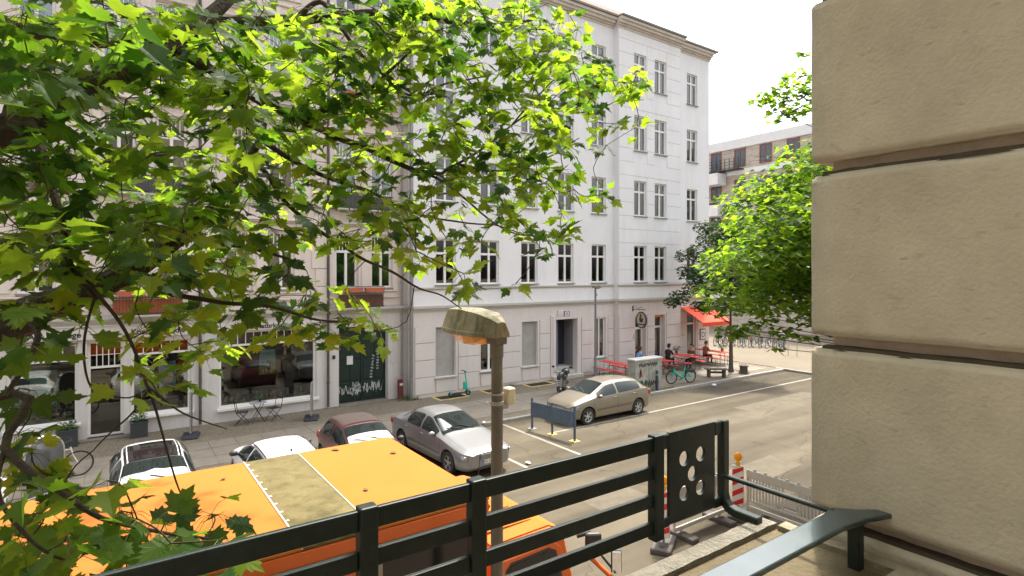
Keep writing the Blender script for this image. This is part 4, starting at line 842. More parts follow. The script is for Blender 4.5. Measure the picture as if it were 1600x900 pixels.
M_hub = mat('alloy', (.45, .45, .46), .3, .1, 9, metal=.7); M_hub2 = mat('silver_plastic', (.42, .42, .41), .45, .1, 9)
M_lens = mat('headlamp_lens', (.22, .23, .24), .06, .5, 16, spec=.8, coat=1); M_rlens = mat('red_lens', (.3, .01, .01), .15, .2, 8, coat=1); M_plate = mat('plate_white', (.7, .7, .68), .4, .05, 5); M_pblue = mat('plate_blue', (.03, .08, .4), .4)
def car(label, st, paint, wheels, wr, loc, rz, side_w, ws, rw, hub=M_hub, spokes=5, grille=None, plate='', lamps=(), trim=None, roof_glass=None, shade=None, antenna=None, rails=False, roof=None, handles=(), group=None, lamp_r=(.1, .12, .085), mirror_x=None, mirror_m=None):
    t = thing('parked_car', label, 'car', loc, rz, group); B = Body(st); L2 = st[0][0]
    body = B.mesh(paint, wheels, wr); body.parent = t
    MB().box(-L2 + .25, L2 - .25, -.56, .56, .16, .62).build('underbody', M_plast, t)
    for x in wheels:
        for sd_ in (-1, 1): make_wheel(t, x, sd_ * (B.half(x, 2)[0] - .1), wr, sd_, hub, spokes)
    for i, (a, b) in enumerate(side_w):
        for sd_ in (1, -1):
            B.patch('window_seal', M_plast, t, a - .025, b + .025, 4.05, 4.95, .0035, sd_, 16, 6); B.patch('side_window', M_cargl, t, a, b, 4.13, 4.88, .007, sd_, 16, 6)
    e = lambda x0, x1: (lambda u, v: u)
    wsn = B.patch('windscreen', M_cargl, t, ws[0], ws[1], 5.12, 8, .006, 0, 12, 7)
    B.patch('windscreen_seal', M_plast, t, ws[0] - .03, ws[1] + .03, 5.05, 8, .003, 0, 12, 7)
    B.patch('rear_window', M_cargl, t, rw[0], rw[1], 5.15, 8, .006, 0, 12, 7)
    for sd_ in (1, -1):
        wp = MB(); p = B.pt(ws[1] + .02, 7.6, sd_); q = B.pt(ws[1] - .22, 5.7, sd_); wp.bar(p + Vector((0, 0, .03)), q + B.nrm(ws[1] - .22, 5.7, sd_) * .025, .018, .018)
    wp = MB()
    for y0, y1 in ((.45, -.12), (-.05, -.6)):
        wp.bar((ws[1] + .03, y0 * .8, B.half(ws[1], 6.5)[1] + .035), (ws[1] - .2, y1 * .8, B.half(ws[1] - .2, 6.8)[1] + .03), .02, .015)
    wp.build('wiper', M_plast, t)
    if shade: B.patch('sunshade', mat('white_sunshade', (.42, .44, .44), .35, .08, 4), t, ws[0] + (ws[1] - ws[0]) * shade[0], ws[1] - .03, 5.35, 8, .010, 0, 8, 6, fx=(lambda u, v: u + (.12 * abs(8 - v) * shade[1] if u < (ws[0] + ws[1]) / 2 else 0)))
    if roof_glass: B.patch('glass_roof', mat('black_roof_glass', (.010, .009, .010), .06, .1, 2, spec=.35), t, roof_glass[0], roof_glass[1], 5.3, 8, .005, 0, 14, 7)
    if roof: B.patch('fabric_roof', roof[2], t, roof[0], roof[1], 5.35, 8, .012, 0, 14, 7)
    if rails:
        for sd_ in (1, -1):
            b = MB(); xs = np.linspace(rails[0], rails[1], 12); b.tube([B.pt(x, 5.1, sd_) + Vector((0, 0, .02)) for x in xs], .016, 6); b.build('roof_rail', M_plast, t)
    # shut lines, handles, trim
    sm_ = MB()
    for xs_ in [side_w[0][1] if False else None]: pass
    for x in trim or ():
        for sd_ in (1, -1): B.patch('shut_line', M_plast, t, x - .005, x + .005, .9, 4.02, .0025, sd_, 2, 14)
    for sd_ in (1, -1):
        B.patch('rubbing_strip', mat('strip_' + paint.name, tuple(c * .55 for c in paint.node_tree.nodes['Principled BSDF'].inputs['Base Color'].default_value[:3]), .5, .05, 4), t, wheels[1] + .42, wheels[0] - .42, 2.1, 2.32, .008, sd_, 12, 3)
        for x in handles:
            h_ = MB(); p = B.pt(x, 3.45, sd_) + B.nrm(x, 3.45, sd_) * .02; h_.box(-.09, .09, -.015, .015, -.014, .014, M=Matrix.Translation(p)); h_.build('door_handle', paint, t, bevel=.006)
        mx_ = mirror_x if mirror_x is not None else ws[1] - .28
        p = B.pt(mx_, 4.2, sd_) + Vector((0, sd_ * .11, .03)); MB().ball(p, (.075, .105, .07), 14, 9).build('wing_mirror', mirror_m or paint, t, smooth=True)
        MB().box(-.02, .02, -.06, .06, -.02, .02, M=Matrix.Translation(p - Vector((0, sd_ * .08, .045)))).build('mirror_arm', M_plast, t)
    for (a, b, v0, v1) in lamps:
        for sd_ in (1, -1):
            B.patch('lamp_bezel', M_plast, t, a - .012, b + .008, v0 - .07, v1 + .07, .003, sd_, 8, 8); hl = B.patch('headlamp', M_lens, t, a, b, v0, v1, .012, sd_, 8, 8)
            xm = b - (b - a) * .3; p = B.pt(xm, (v0 + v1) / 2, sd_) + B.nrm(xm, (v0 + v1) / 2, sd_) * .005; MB().ball(p, (.03, .05, .05), 12, 8).build('reflector', M_chrome, hl, smooth=True)
    xr = -L2 + .1
    for sd_ in (1, -1):
        xq = st[-1][0] + .14; p = B.pt(xq, 3.5, sd_); MB().ball(p, (.09, .06, .13), 10, 8).build('tail_lamp', M_rlens, t, smooth=True)
    if grille:
        gz0, gz1, gw = grille; g_ = MB(); xg = L2 - .012
        o = MB().box(xg - .02, xg + .03, -gw, gw, gz0, gz1).build('grille', M_plast, t, bevel=.01); n = 5
        for k in range(n): z = gz0 + .015 + (gz1 - gz0 - .03) * k / (n - 1); g_.box(xg + .03, xg + .042, -gw + .01, gw - .01, z - .006, z + .006)
        g_.box(xg + .03, xg + .045, -.012, .012, gz0, gz1); g_.build('grille_slat', M_hub, o)
    lo = MB().box(L2 - .06, L2 + .012, -.42, .42, .26, .34).build('lower_intake', M_plast, t, bevel=.01)
    for sd_ in (1, -1): MB().ball((L2 - .09, sd_ * .56, .31), (.05, .07, .05), 12, 8).build('fog_lamp', M_lens, t, smooth=True)
    if plate:
        o = MB().box(L2 + .0, L2 + .022, -.26, .26, .40, .51).build('number_plate', M_plate, t); MB().box(L2 + .022, L2 + .024, -.26, -.215, .402, .508).build('country_strip', M_pblue, o)
        MM = Matrix.Translation((L2 + .024, -.2, .418)) @ Matrix.Rotation(R(90), 4, 'Z') @ FACE_S; text('plate_text', plate, .1, M_plast, o, MM, .001)
    if antenna: MB().prism([(antenna - .07, B.half(antenna, 8)[1]), (antenna + .07, B.half(antenna, 8)[1]), (antenna - .06, B.half(antenna, 8)[1] + .07)], -.012, .012).build('antenna_fin', M_plast, t)
    return t
def paint(name, c, metal=.0, rough=.32): return mat(name, c, rough, .04, 1.5, metal=metal, coat=.8, spec=.5)
M_silver = paint('silver_paint', (.24, .245, .25), .4); M_beige = paint('champagne_paint', (.235, .205, .155), .35); M_maroon = paint('maroon_paint', (.11, .018, .022), .2); M_wcar = paint('white_car_paint', (.72, .73, .74)); 
ST_SAL = [(2.26, .32, .60, .66, .70, .48), (2.2, .24, .74, .70, .76, .60), (2.0, .20, .82, .70, .80, .68), (1.45, .19, .86, .80, .90, .72), (.98, .19, .865, .90, .99, .71), (.14, .19, .865, .93, 1.385, .56), (-.35, .19, .865, .94, 1.43, .57), (-.9, .19, .865, .945, 1.39, .56), (-1.6, .19, .86, .95, 1.06, .70), (-1.95, .2, .83, .94, 1.03, .69), (-2.18, .24, .78, .88, .96, .62), (-2.26, .34, .70, .66, .72, .5)]
ST_TWI = [(1.71, .32, .55, .56, .60, .45), (1.62, .22, .72, .64, .74, .6), (1.15, .19, .8, .80, .93, .68), (.88, .19, .81, .88, 1.0, .67), (.06, .19, .815, .9, 1.355, .56), (-.5, .19, .815, .9, 1.42, .57), (-1.2, .19, .81, .9, 1.37, .56), (-1.5, .2, .79, .9, 1.12, .58), (-1.66, .25, .74, .8, .88, .55), (-1.71, .36, .66, .62, .68, .5)]
ST_HAT = [(2.12, .32, .60, .66, .70, .46), (2.03, .22, .77, .74, .80, .62), (1.6, .2, .85, .84, .94, .72), (1.15, .19, .87, .92, 1.05, .71), (.3, .19, .875, .95, 1.40, .58), (-.35, .19, .875, .97, 1.46, .59), (-1.0, .19, .875, .99, 1.44, .58), (-1.5, .19, .865, 1.01, 1.375, .57), (-1.88, .2, .84, 1.0, 1.10, .62), (-2.04, .25, .79, .88, .95, .6), (-2.12, .38, .72, .64, .70, .55)]
def scaled(st, k, kw=1, kz=1): return [(s[0] * k, s[1], s[2] * kw, s[3] * kz, s[4] * kz, s[5] * kw) for s in st]
D = -R(90)
car('silver saloon parked nose out between the maroon hatchback and the street lamp', ST_SAL, M_silver, (1.40, -1.32), .315, (8.38, 15.35, -.12), D + R(3), [(.72, -.12), (-.2, -1.02)], (.16, .93), (-.95, -1.52), plate='W 452 KM', grille=(.53, .67, .33), lamps=[(1.98, 2.19, 2.75, 3.7)], trim=(1.0, -.16, -1.15), handles=(-.02, -.98))
car('beige five-door hatchback parked along the kerb behind the blue barrier', ST_HAT, M_beige, (1.36, -1.30), .31, (15.66, 16.27, -.12), R(180), [(.86, -.12), (-.2, -1.42)], (.33, 1.1), (-1.54, -1.84), M_hub2, 6, grille=(.56, .66, .4), lamps=[(1.76, 2.05, 2.75, 3.7)], trim=(1.05, -.16, -1.2), handles=(.0, -1.05))
car('maroon small hatchback with a brown fabric roof and white sunshade', ST_TWI, M_maroon, (1.15, -1.2), .27, (5.80, 15.62, -.12), D, [(.62, -.35), (-.48, -1.2)], (.09, .84), (-1.3, -1.55), lamps=[(1.42, 1.62, 2.5, 3.7)], trim=(.75, -.42), shade=(.5, 1.0), roof=(-1.15, -.02, mat('brown_roof_fabric', (.05, .036, .031), .9, .1, 6, .2, 120)), mirror_x=.7, mirror_m=M_plast)
car('white car with plain white roof parked nose to the shops', scaled(ST_HAT, 1.02, 1.0, .98), M_wcar, (1.36, -1.32), .31, (3.47, 15.15, -.12), R(90), [(.85, -.15), (-.25, -1.4)], (.34, 1.12), (-1.57, -1.88), lamps=[(1.76, 2.1, 2.8, 3.75)], trim=(1.05, -.2), rails=(.1, -1.35), antenna=-1.15, mirror_m=M_plast)
car('white hatchback with black glass roof and pale sunshade behind its windscreen', scaled(ST_HAT, .94, 1.0, 1.0), M_wcar, (1.28, -1.22), .31, (.78, 15.55, -.12), D, [(.8, -.2), (-.3, -1.32)], (.31, 1.03), (-1.45, -1.73), lamps=[(1.62, 1.93, 2.8, 3.75)], trim=(.95, -.25), roof_glass=(-.98, .283), shade=(.45, .8), mirror_m=M_plast)
car('white hatchback half hidden by maple leaves beside the grey framed panel', scaled(ST_HAT, .96), M_wcar, (1.3, -1.25), .31, (-2.75, 15.2, -.12), D, [(.8, -.2), (-.3, -1.35)], (.31, 1.05), (-1.48, -1.77), lamps=[(1.66, 1.98, 2.8, 3.75)], trim=(.95, -.25))
# ================================================================ blue-grey parking barrier
M_bar = mat('blue_grey_paint', (.07, .105, .15), .5, .15, 5, stain=((.16, .18, .2), .5, 6))
br = thing('parking_barrier', 'blue grey board barrier on three posts in front of the beige hatchback', 'barrier')
BP = [(12.3, 16.2), (12.45, 15.25), (12.55, 14.2)]
for (x, y), h in zip(BP, (1.0, .98, 1.05)): 
    o = MB().tube([(x, y, -.12), (x, y, h)], .042, 12).build('post', M_bar, br, smooth=True); MB().box(x - .14, x + .14, y - .14, y + .14, -.119, -.1).build('foot_plate', M_yel if y < 16 else M_steel, o)
for (a, b) in [(BP[0], BP[1]), (BP[1], BP[2])]:
    A = Vector((a[0] - .06, a[1], .62)); Bv = Vector((b[0] - .06, b[1], .62)); MB().bar(A, Bv, .03, .52).build('board', M_bar, br, bevel=.008)
# ================================================================ bicycles
def wheel_parts(t, x, r, tyre=.02, m=M_rub, spoke=True, z=None, rimm=None):
    z = r if z is None else z; o = MB()
    o.lathe([(r - 2 * tyre, -tyre * .7), (r - tyre * .4, -tyre), (r, 0), (r - tyre * .4, tyre), (r - 2 * tyre, tyre * .7), (r - 2 * tyre, -tyre * .7)], (x, 0, z), 'y', 28, cap=False); w = o.build('wheel', m, t, smooth=True)
    s = MB(); s.lathe([(r - 2 * tyre - .018, -.012), (r - 2 * tyre + .002, -.014), (r - 2 * tyre + .002, .014), (r - 2 * tyre - .018, .012), (r - 2 * tyre - .018, -.012)], (x, 0, z), 'y', 28, cap=False); s.cyl((x, -.04, z), (x, .04, z), .022, n=8)
    if spoke:
        for k in range(14): a = 2 * math.pi * k / 14; s.cyl((x, .02 * (-1) ** k, z), (x + math.cos(a) * (r - 2 * tyre), 0, z + math.sin(a) * (r - 2 * tyre)), .0025, n=4)
    s.build('rim', rimm or M_steel, w)
def bicycle(label, loc, rz, frame, group=None, thick=.017, step=False, ebike=False, lean=0):
    t = thing('bicycle', label, 'bicycle', loc, rz, group); r = .345 if not ebike else .33; tr = .02 if not ebike else .03
    wheel_parts(t, .54, r, tr); wheel_parts(t, -.54, r, tr)
    f = MB(); bb_, hd0, hd1, st, rax = (-.1, 0, .29), (.42, 0, .62), (.37, 0, .82), (-.25, 0, .78), (-.54, 0, r)
    f.tube([hd0, hd1], thick * 1.15, 8)
    if step: f.tube([(.41, 0, .66), (.22, 0, .46), (.0, 0, .33), bb_], thick * (1.6 if ebike else 1.2), 10)
    else: f.tube([hd0, bb_], thick, 8); f.tube([(.38, 0, .76), (-.22, 0, .74)], thick * .9, 8)
    f.tube([bb_, st], thick, 8)
    for s in (-1, 1): f.tube([(bb_[0], .03 * s, bb_[2]), (rax[0], .06 * s, rax[2])], thick * .6, 6); f.tube([(-.23, .02 * s, .7), (rax[0], .06 * s, rax[2])], thick * .55, 6); f.tube([(.42, .045 * s, .62), (.45, .06 * s, .55), (.54, .06 * s, r)], thick * .65, 6)
    f.tube([(.42, -.05, .62), (.42, .05, .62)], thick * .7, 6); f.build('frame', frame, t, smooth=True)
    h = MB(); h.tube([hd1, (.36, 0, .95), (.38, 0, 1.0)], .014, 8); h.tube([(.22, -.3, 1.02), (.32, -.24, 1.03), (.4, -.08, 1.0), (.4, .08, 1.0), (.32, .24, 1.03), (.22, .3, 1.02)], .012, 8); h.build('handlebar', M_plast, t, smooth=True)
    s = MB(); s.tube([st, (-.28, 0, .92)], .013, 8); s.build('seat_post', M_steel, t); MB().ball((-.3, 0, .95), (.13, .075, .04), 12, 7).ball((-.17, 0, .95), (.1, .028, .03), 10, 6).build('saddle', M_plast, t, smooth=True)
    c = MB(); c.lathe([(.085, -.005), (.09, 0), (.085, .005)], (bb_[0], -.05, bb_[2]), 'y', 16); c.bar((bb_[0], -.06, bb_[2]), (bb_[0] + .12, -.06, bb_[2] - .12), .02, .012, up=(0, 1, 0)); c.bar((bb_[0], .06, bb_[2]), (bb_[0] - .12, .06, bb_[2] + .12), .02, .012, up=(0, 1, 0)); c.box(bb_[0] + .07, bb_[0] + .17, -.15, -.06, bb_[2] - .13, bb_[2] - .11); c.box(bb_[0] - .17, bb_[0] - .07, .06, .15, bb_[2] + .11, bb_[2] + .13); c.build('crank', M_plast, t)
    for x in ((.54, -.54) if ebike else ()):
        g_ = MB(); pts = [(x + math.cos(R(a)) * (r + .02), 0, r + math.sin(R(a)) * (r + .02)) for a in ((60, 75, 90, 105, 120, 140, 160, 175) if x > 0 else (20, 40, 60, 80, 100, 120, 140, 165))]
        for a, b in zip(pts[:-1], pts[1:]): g_.bar(a, b, .055, .008)
        g_.build('mudguard', M_plast, t)
    if ebike:
        MB().prism([(-.2, .70), (-.78, .66), (-.8, .56), (-.62, .5), (-.24, .58)], -.055, .055).build('rear_skirt', M_plast, t, bevel=.015); MB().cyl((-.52, -.062, .61), (-.52, -.056, .61), .045, n=16).build('logo_disc', mat('pale_disc', (.6, .62, .65), .5), t)
        b = MB(); b.box(.36, .6, -.14, .14, .86, .88)
        for k in range(5): b.bar((.36 + .06 * k, -.14, .88), (.36 + .06 * k, -.14, 1.0), .008, .008); b.bar((.36 + .06 * k, .14, .88), (.36 + .06 * k, .14, 1.0), .008, .008)
        b.build('front_basket', M_plast, t)
        MB().tube([(-.12, .05, .24), (-.16, .16, .0)], .01, 6).build('kick_stand', M_steel, t)
    else: MB().tube([(-.3, .05, .3), (-.36, .17, .0)], .008, 6).build('kick_stand', M_steel, t)
    return t
M_mint = mat('mint_green_paint', (.02, .42, .31), .35, .05, 5, coat=.3)
bicycle('mint green rental e-bike standing beside the grey cabinet', (22.95, 18.1, 0), R(163), M_mint, None, .036, True, True)
bicycle('white framed bicycle on the pavement beside the grey framed panel', (-1.28, 19.2, .0), R(4), mat('off_white_frame', (.6, .58, .52), .4))
rr = random.Random(11); fr_m = [mat('bike_black', (.03, .03, .035), .4), mat('bike_blue', (.05, .08, .2), .4), mat('bike_red', (.25, .04, .03), .4), mat('bike_grey', (.25, .25, .26), .4)]
proto = None
for k in range(13):
    f = k / 12; x = 37.2 + f * 2.4; y = 26.0 - f * 3.9
    t = bicycle(('black', 'dark blue', 'dark red', 'grey')[k % 4] + (' step-through' if k % 3 == 0 else ' diamond-framed') + ' bicycle in the row at the racks across the square', (x + rr.uniform(-.15, .15), y, 0), R(rr.choice([200, 20]) + rr.uniform(-14, 14)), fr_m[k % 4], 'bicycles parked across the square', step=(k % 3 == 0))
# ================================================================ electric kick scooter
es = thing('kick_scooter', 'mint green electric kick scooter parked against the pinkish wall', 'scooter', (12.55, 21.85, .012), R(-8))
wheel_parts(es, .42, .12, .035, spoke=False); wheel_parts(es, -.42, .11, .035, spoke=False)
MB().box(-.36, .22, -.08, .08, .11, .17).build('deck', M_plast, es, bevel=.02, seg=2); MB().tube([(-.3, 0, .15), (-.42, 0, .16), (-.46, 0, .24)], [.05, .045, .03], 8).build('rear_fender', M_mint, es, smooth=True)
MB().tube([(.2, 0, .14), (.31, 0, .18), (.36, 0, .3)], .035, 8).build('neck', M_plast, es, smooth=True); MB().tube([(.42, 0, .14), (.38, 0, .3), (.37, 0, .34), (.27, 0, 1.02)], [.03, .055, .038, .028], 12).build('stem', M_mint, es, smooth=True)
MB().box(.19, .34, -.06, .06, .28, .62).build('battery_box', M_mint, es, bevel=.02, seg=2)
MB().tube([(.2, -.27, 1.08), (.26, -.1, 1.1), (.26, .1, 1.1), (.2, .27, 1.08)], .017, 8).tube([(.27, 0, 1.0), (.26, 0, 1.1)], .022, 8).build('handlebar', M_plast, es, smooth=True); MB().tube([(-.05, .06, .1), (-.08, .16, .0)], .009, 6).build('kick_stand', M_steel, es)
# ================================================================ motor scooter
ms = thing('motor_scooter', 'black motor scooter with chrome front rack parked by the house entrance', 'motor scooter', (16.35, 19.3, .007), R(222))
M_bk = mat('black_gloss_paint', (.012, .012, .015), .2, .1, 4, coat=.8)
for x in (.62, -.62): wheel_parts(ms, x, .23, .05, spoke=False)
MB().prism([(.5, .42), (.42, .95), (.35, 1.02), (.3, .95), (.36, .4), (.2, .28), (-.15, .26), (-.15, .22), (.3, .2), (.46, .3)], -.2, .2).build('leg_shield', M_bk, ms, bevel=.04, seg=3)
MB().tube([(-.1, 0, .5), (-.4, 0, .5), (-.75, 0, .5), (-.9, 0, .56)], [.13, .2, .2, .06], 14).build('rear_body', M_bk, ms, smooth=True)
MB().ball((.64, 0, .40), (.24, .09, .12), 14, 8).build('front_fender', M_bk, ms, smooth=True); MB().tube([(.62, 0, .23), (.5, 0, .5), (.36, 0, 1.0)], .04, 8).build('fork', M_steel, ms)
MB().ball((-.38, 0, .76), (.42, .14, .075), 14, 8).build('saddle', M_plast, ms, smooth=True); MB().ball((-.92, 0, .92), (.2, .2, .16), 14, 9).box(-1.0, -.8, -.1, .1, .66, .8).build('top_box', M_bk, ms, smooth=True)
b = MB().tube([(.25, -.36, 1.08), (.34, -.16, 1.06), (.34, .16, 1.06), (.25, .36, 1.08)], .018, 8).ball((.4, 0, 1.04), (.1, .13, .1), 12, 8); b.build('handlebar', M_bk, ms, smooth=True)
MB().ball((.49, 0, 1.04), (.03, .075, .075), 12, 8).build('headlamp', M_lens, ms, smooth=True)
for s in (-1, 1): MB().tube([(.3, .26 * s, 1.08), (.28, .36 * s, 1.3)], .007, 6).ball((.28, .38 * s, 1.33), (.02, .07, .05), 10, 7).build('mirror', M_plast, ms, smooth=True)
b = MB()
for z in (.55, .62, .69, .76): b.tube([(.53 - (z - .55) * .2, -.2, z), (.58 - (z - .55) * .2, 0, z), (.53 - (z - .55) * .2, .2, z)], .012, 6)
b.tube([(.54, -.15, .5), (.5, -.15, .8)], .01, 6).tube([(.54, .15, .5), (.5, .15, .8)], .01, 6); b.build('chrome_rack', M_chrome, ms, smooth=True); MB().tube([(-.2, .1, .25), (-.25, .22, .0)], .012, 6).build('stand', M_steel, ms); MB().tube([(-.3, -.2, .3), (-.85, -.22, .34)], [.03, .05], 10).build('exhaust', M_chrome, ms)
# ================================================================ utility cabinet and bollard
M_cab = mat('dirty_grey_cabinet', (.36, .36, .32), .75, .18, 3, .2, 40, stain=((.14, .14, .1), .85, 4.5), vstain=((.2, .2, .16), .7, 3))
uc = thing('utility_cabinet', 'grubby grey utility cabinet covered in graffiti tags beside the e-bike', 'cabinet', (20.35, 18.1, 0), 0)
MB().box(-.9, .9, -.24, .24, .008, 1.42).build('housing', M_cab, uc, bevel=.01); MB().box(-.95, .95, -.29, .29, 1.42, 1.5).build('lid', mat('cabinet_lid', (.45, .45, .42), .7, .1, 4), uc, bevel=.015)
b = MB(); b.box(-.008, .008, -.246, -.24, .1, 1.4); b.box(-.88, .88, -.246, -.24, .1, .11); b.build('door_seam', M_plast, uc)
g_ = MB(); scribble(g_, -.8, -.25, .2, .7, .35, 51, 26, .016); scribble(g_, -.1, -.25, .15, .8, .4, 52, 30, .016); scribble(g_, -.7, -.25, 1.1, 1.3, .25, 53, 40, .014); put('graffiti', g_.mesh('graffiti', mat('black_spray', (.03, .04, .03), .7, .2, 5)), uc)['kind'] = 'stuff'
g_ = MB(); scribble(g_, -.62, -.252, .55, .12, .55, 54, 14, .014); put('graffiti', g_.mesh('graffiti', mat('red_spray', (.4, .08, .04), .7, .2, 5)), uc)
bo = thing('bollard', 'dark blue bollard in front of the graffiti covered cabinet', 'bollard', (20.72, 17.7, .0)); MB().tube([(0, 0, 0), (0, 0, .88), (0, 0, .92)], [.07, .07, .05], 14).build('shaft', mat('dark_blue_paint', (.03, .04, .06), .5, .2, 5), bo, smooth=True); MB().tube([(0, 0, .7), (0, 0, .76)], .073, 14).build('band', M_steel, bo)
# ================================================================ slim street lamp by the facade
l2 = thing('street_lamp', 'slim grey lamp post with a small flat head in front of the white building', 'street lamp', (19.62, 20.65, .007))
MB().tube([(0, 0, 0), (0, 0, .8), (0, 0, .85), (0, 0, 4.7)], [.085, .085, .06, .05], 14).build('mast', mat('lamp_grey', (.16, .16, .16), .6, .15, 5), l2, smooth=True)
MB().prism([(-.15, 4.7), (.35, 4.72), (.36, 4.78), (.1, 4.86), (-.14, 4.82)], -.11, .11).build('head', M_head, l2, bevel=.02); MB().ball((.12, 0, 4.7), (.18, .08, .05), 12, 6).build('bowl', M_lens, l2, smooth=True); MB().tube([(0, 0, 3.9), (0, 0, 3.95)], .066, 14).box(.04, .1, -.03, .03, 4.3, 4.42).build('clamp', M_steel, l2)
# ================================================================ hanging pub sign and awning
hs_ = thing('pub_sign', 'oval pub sign with dark rim hanging from a scrolled iron bracket', 'sign', (23.9, YB, 3.0))
b = MB().box(-.04, .04, -.03, 0, .3, .6).tube([(0, -.02, .42), (0, -.95, .42)], .018, 8).tube([(0, -.02, .58), (0, -.2, .62), (0, -.4, .46), (0, -.6, .56), (0, -.8, .44)], .012, 6).tube([(0, -.5, .42), (0, -.5, .26)], .006, 6).tube([(0, -.8, .42), (0, -.8, .26)], .006, 6); b.build('bracket', M_iron, hs_)
o = MB().lathe([(.38, -.05), (.44, -.05), (.44, .05), (.38, .05), (.38, -.05)], (0, 0, 0), 'x', 32, cap=False); o.v = [(x, y * .82 - .65, z * 1.05 - .15) for x, y, z in o.v]; o.build('rim', M_iron, hs_, smooth=True)
d = MB().lathe([(0, -.03), (.39, -.03), (.39, .03), (0, .03)], (0, 0, 0), 'x', 32); d.v = [(x, y * .82 - .65, z * 1.05 - .15) for x, y, z in d.v]; d = d.build('face', mat('sign_cream', (.42, .38, .28), .5, .3, 9), hs_)
q = MB().ball((-.034, -.65, -.12), (.006, .15, .17), 14, 8).ball((-.034, -.62, .1), (.006, .06, .1), 10, 6); q.build('emblem', M_plast, d); MB().ball((-.036, -.7, 0), (.006, .06, .12), 10, 6).build('emblem', mat('emblem_gold', (.45, .3, .06), .5), d); MB().box(-.04, -.032, -.9, -.4, -.42, -.36).build('emblem', M_plast, d)
M_awn = mat('red_awning_fabric', (.75, .075, .03), .8, .06, 3)
aw = thing('awning', 'orange red folding awning over the café corner door', 'awning', (28.25, 22.4, 0))
b = MB(); x0, x1 = 0.1, 3.0; ys = [0, -.4, -.8, -1.2, -1.6]; zs_ = [3.38, 3.17, 2.95, 2.73, 2.5]
n = 5; vs_ = [(x, y, z + dz) for dz in (0, .012) for x in (x0, x1) for y, z in zip(ys, zs_)]
for i in range(4): b.add([vs_[i], vs_[i + 1], vs_[i + 6], vs_[i + 5]], [(0, 1, 2, 3)]); b.add([vs_[10 + i], vs_[15 + i], vs_[16 + i], vs_[11 + i]], [(0, 1, 2, 3)])
b.build('canopy', M_awn, aw)
b = MB(); 
for k in range(12): a = x0 + (x1 - x0) * k / 12; b.prism([(a + .005, 2.5), (a + .237, 2.5), (a + .237, 2.3), (a + .12, 2.24), (a + .005, 2.3)], -1.61, -1.6)
b.build('valance', M_awn, aw); MB().box(x0 - .05, x1 + .05, -.06, .09, 3.36, 3.5).build('cassette', M_wfr, aw); MB().tube([(x0 + .05, -.03, 3.25), (x0 + .1, -.8, 2.75), (x0 + .05, -1.58, 2.49)], .018, 6).tube([(x1 - .05, -.03, 3.25), (x1 - .1, -.8, 2.75), (x1 - .05, -1.58, 2.49)], .018, 6).build('folding_arm', M_steel, aw)
nbd = thing('notice_board', 'dark framed notice board on the wall under the red awning', 'board', (30.6, YW - .026, 1.55)); MB().box(-.28, .28, -.05, 0, -.35, .35).build('frame', M_iron, nbd, bevel=.01); MB().box(-.23, .23, -.054, -.05, -.3, .3).build('paper', mat('paper'), nbd); text('print', 'D', .5, M_plast, nbd, Matrix.Translation((-.17, -.056, -.18)) @ FACE_S, .001)
# ================================================================ beer tables and benches
M_red = mat('red_table_paint', (.62, .045, .03), .5, .08, 3)
def trestle(parent, L, h, w):
    for s in (-1, 1):
        y = s * (L / 2 - .3); b = MB()
        b.tube([(-w / 2 + .03, y, 0), (-w / 2 + .05, y, h - .04)], .014, 6); b.tube([(w / 2 - .03, y, 0), (w / 2 - .05, y, h - .04)], .014, 6); b.tube([(-w / 2 + .04, y, h * .35), (w / 2 - .04, y, h * .35)], .01, 6); b.tube([(0, y, h * .35), (0, y - s * .3, h - .05)], .01, 6); b.build('leg', M_iron, parent)
def planks(parent, L, w, h, n):
    for k in range(n): a = -w / 2 + w * k / n; MB().box(a + .003, a + w / n - .003, -L / 2, L / 2, h - .03, h).build('plank', M_red, parent, bevel=.004)
tl = ['red beer table beside the slim lamp post', 'red beer table behind the grey cabinet', 'red beer table with a potted plant by the café doors', 'red beer table with a potted plant under the awning']
bl = ['by the slim lamp post table', 'at the table behind the cabinet', 'at the table before the café doors', 'at the table under the awning']
for i, (x, y) in enumerate([(21.5, 21.0), (24.2, 20.8), (26.6, 20.9), (29.5, 21.0)]):
    rz = R([2, -1, 3, -2][i])
    t = thing('beer_table', tl[i], 'table', (x, y, .007), rz); planks(t, 2.1, .56, .77, 3); trestle(t, 2.1, .77, .5)
    for s, w_ in ((-1, 'side away from the square'), (1, 'side facing the square')):
        t = thing('beer_bench', 'red bench, %s, %s' % (w_, bl[i]), 'bench', (x + s * .6, y, .007), rz); planks(t, 2.1, .26, .47, 2); trestle(t, 2.1, .47, .24)
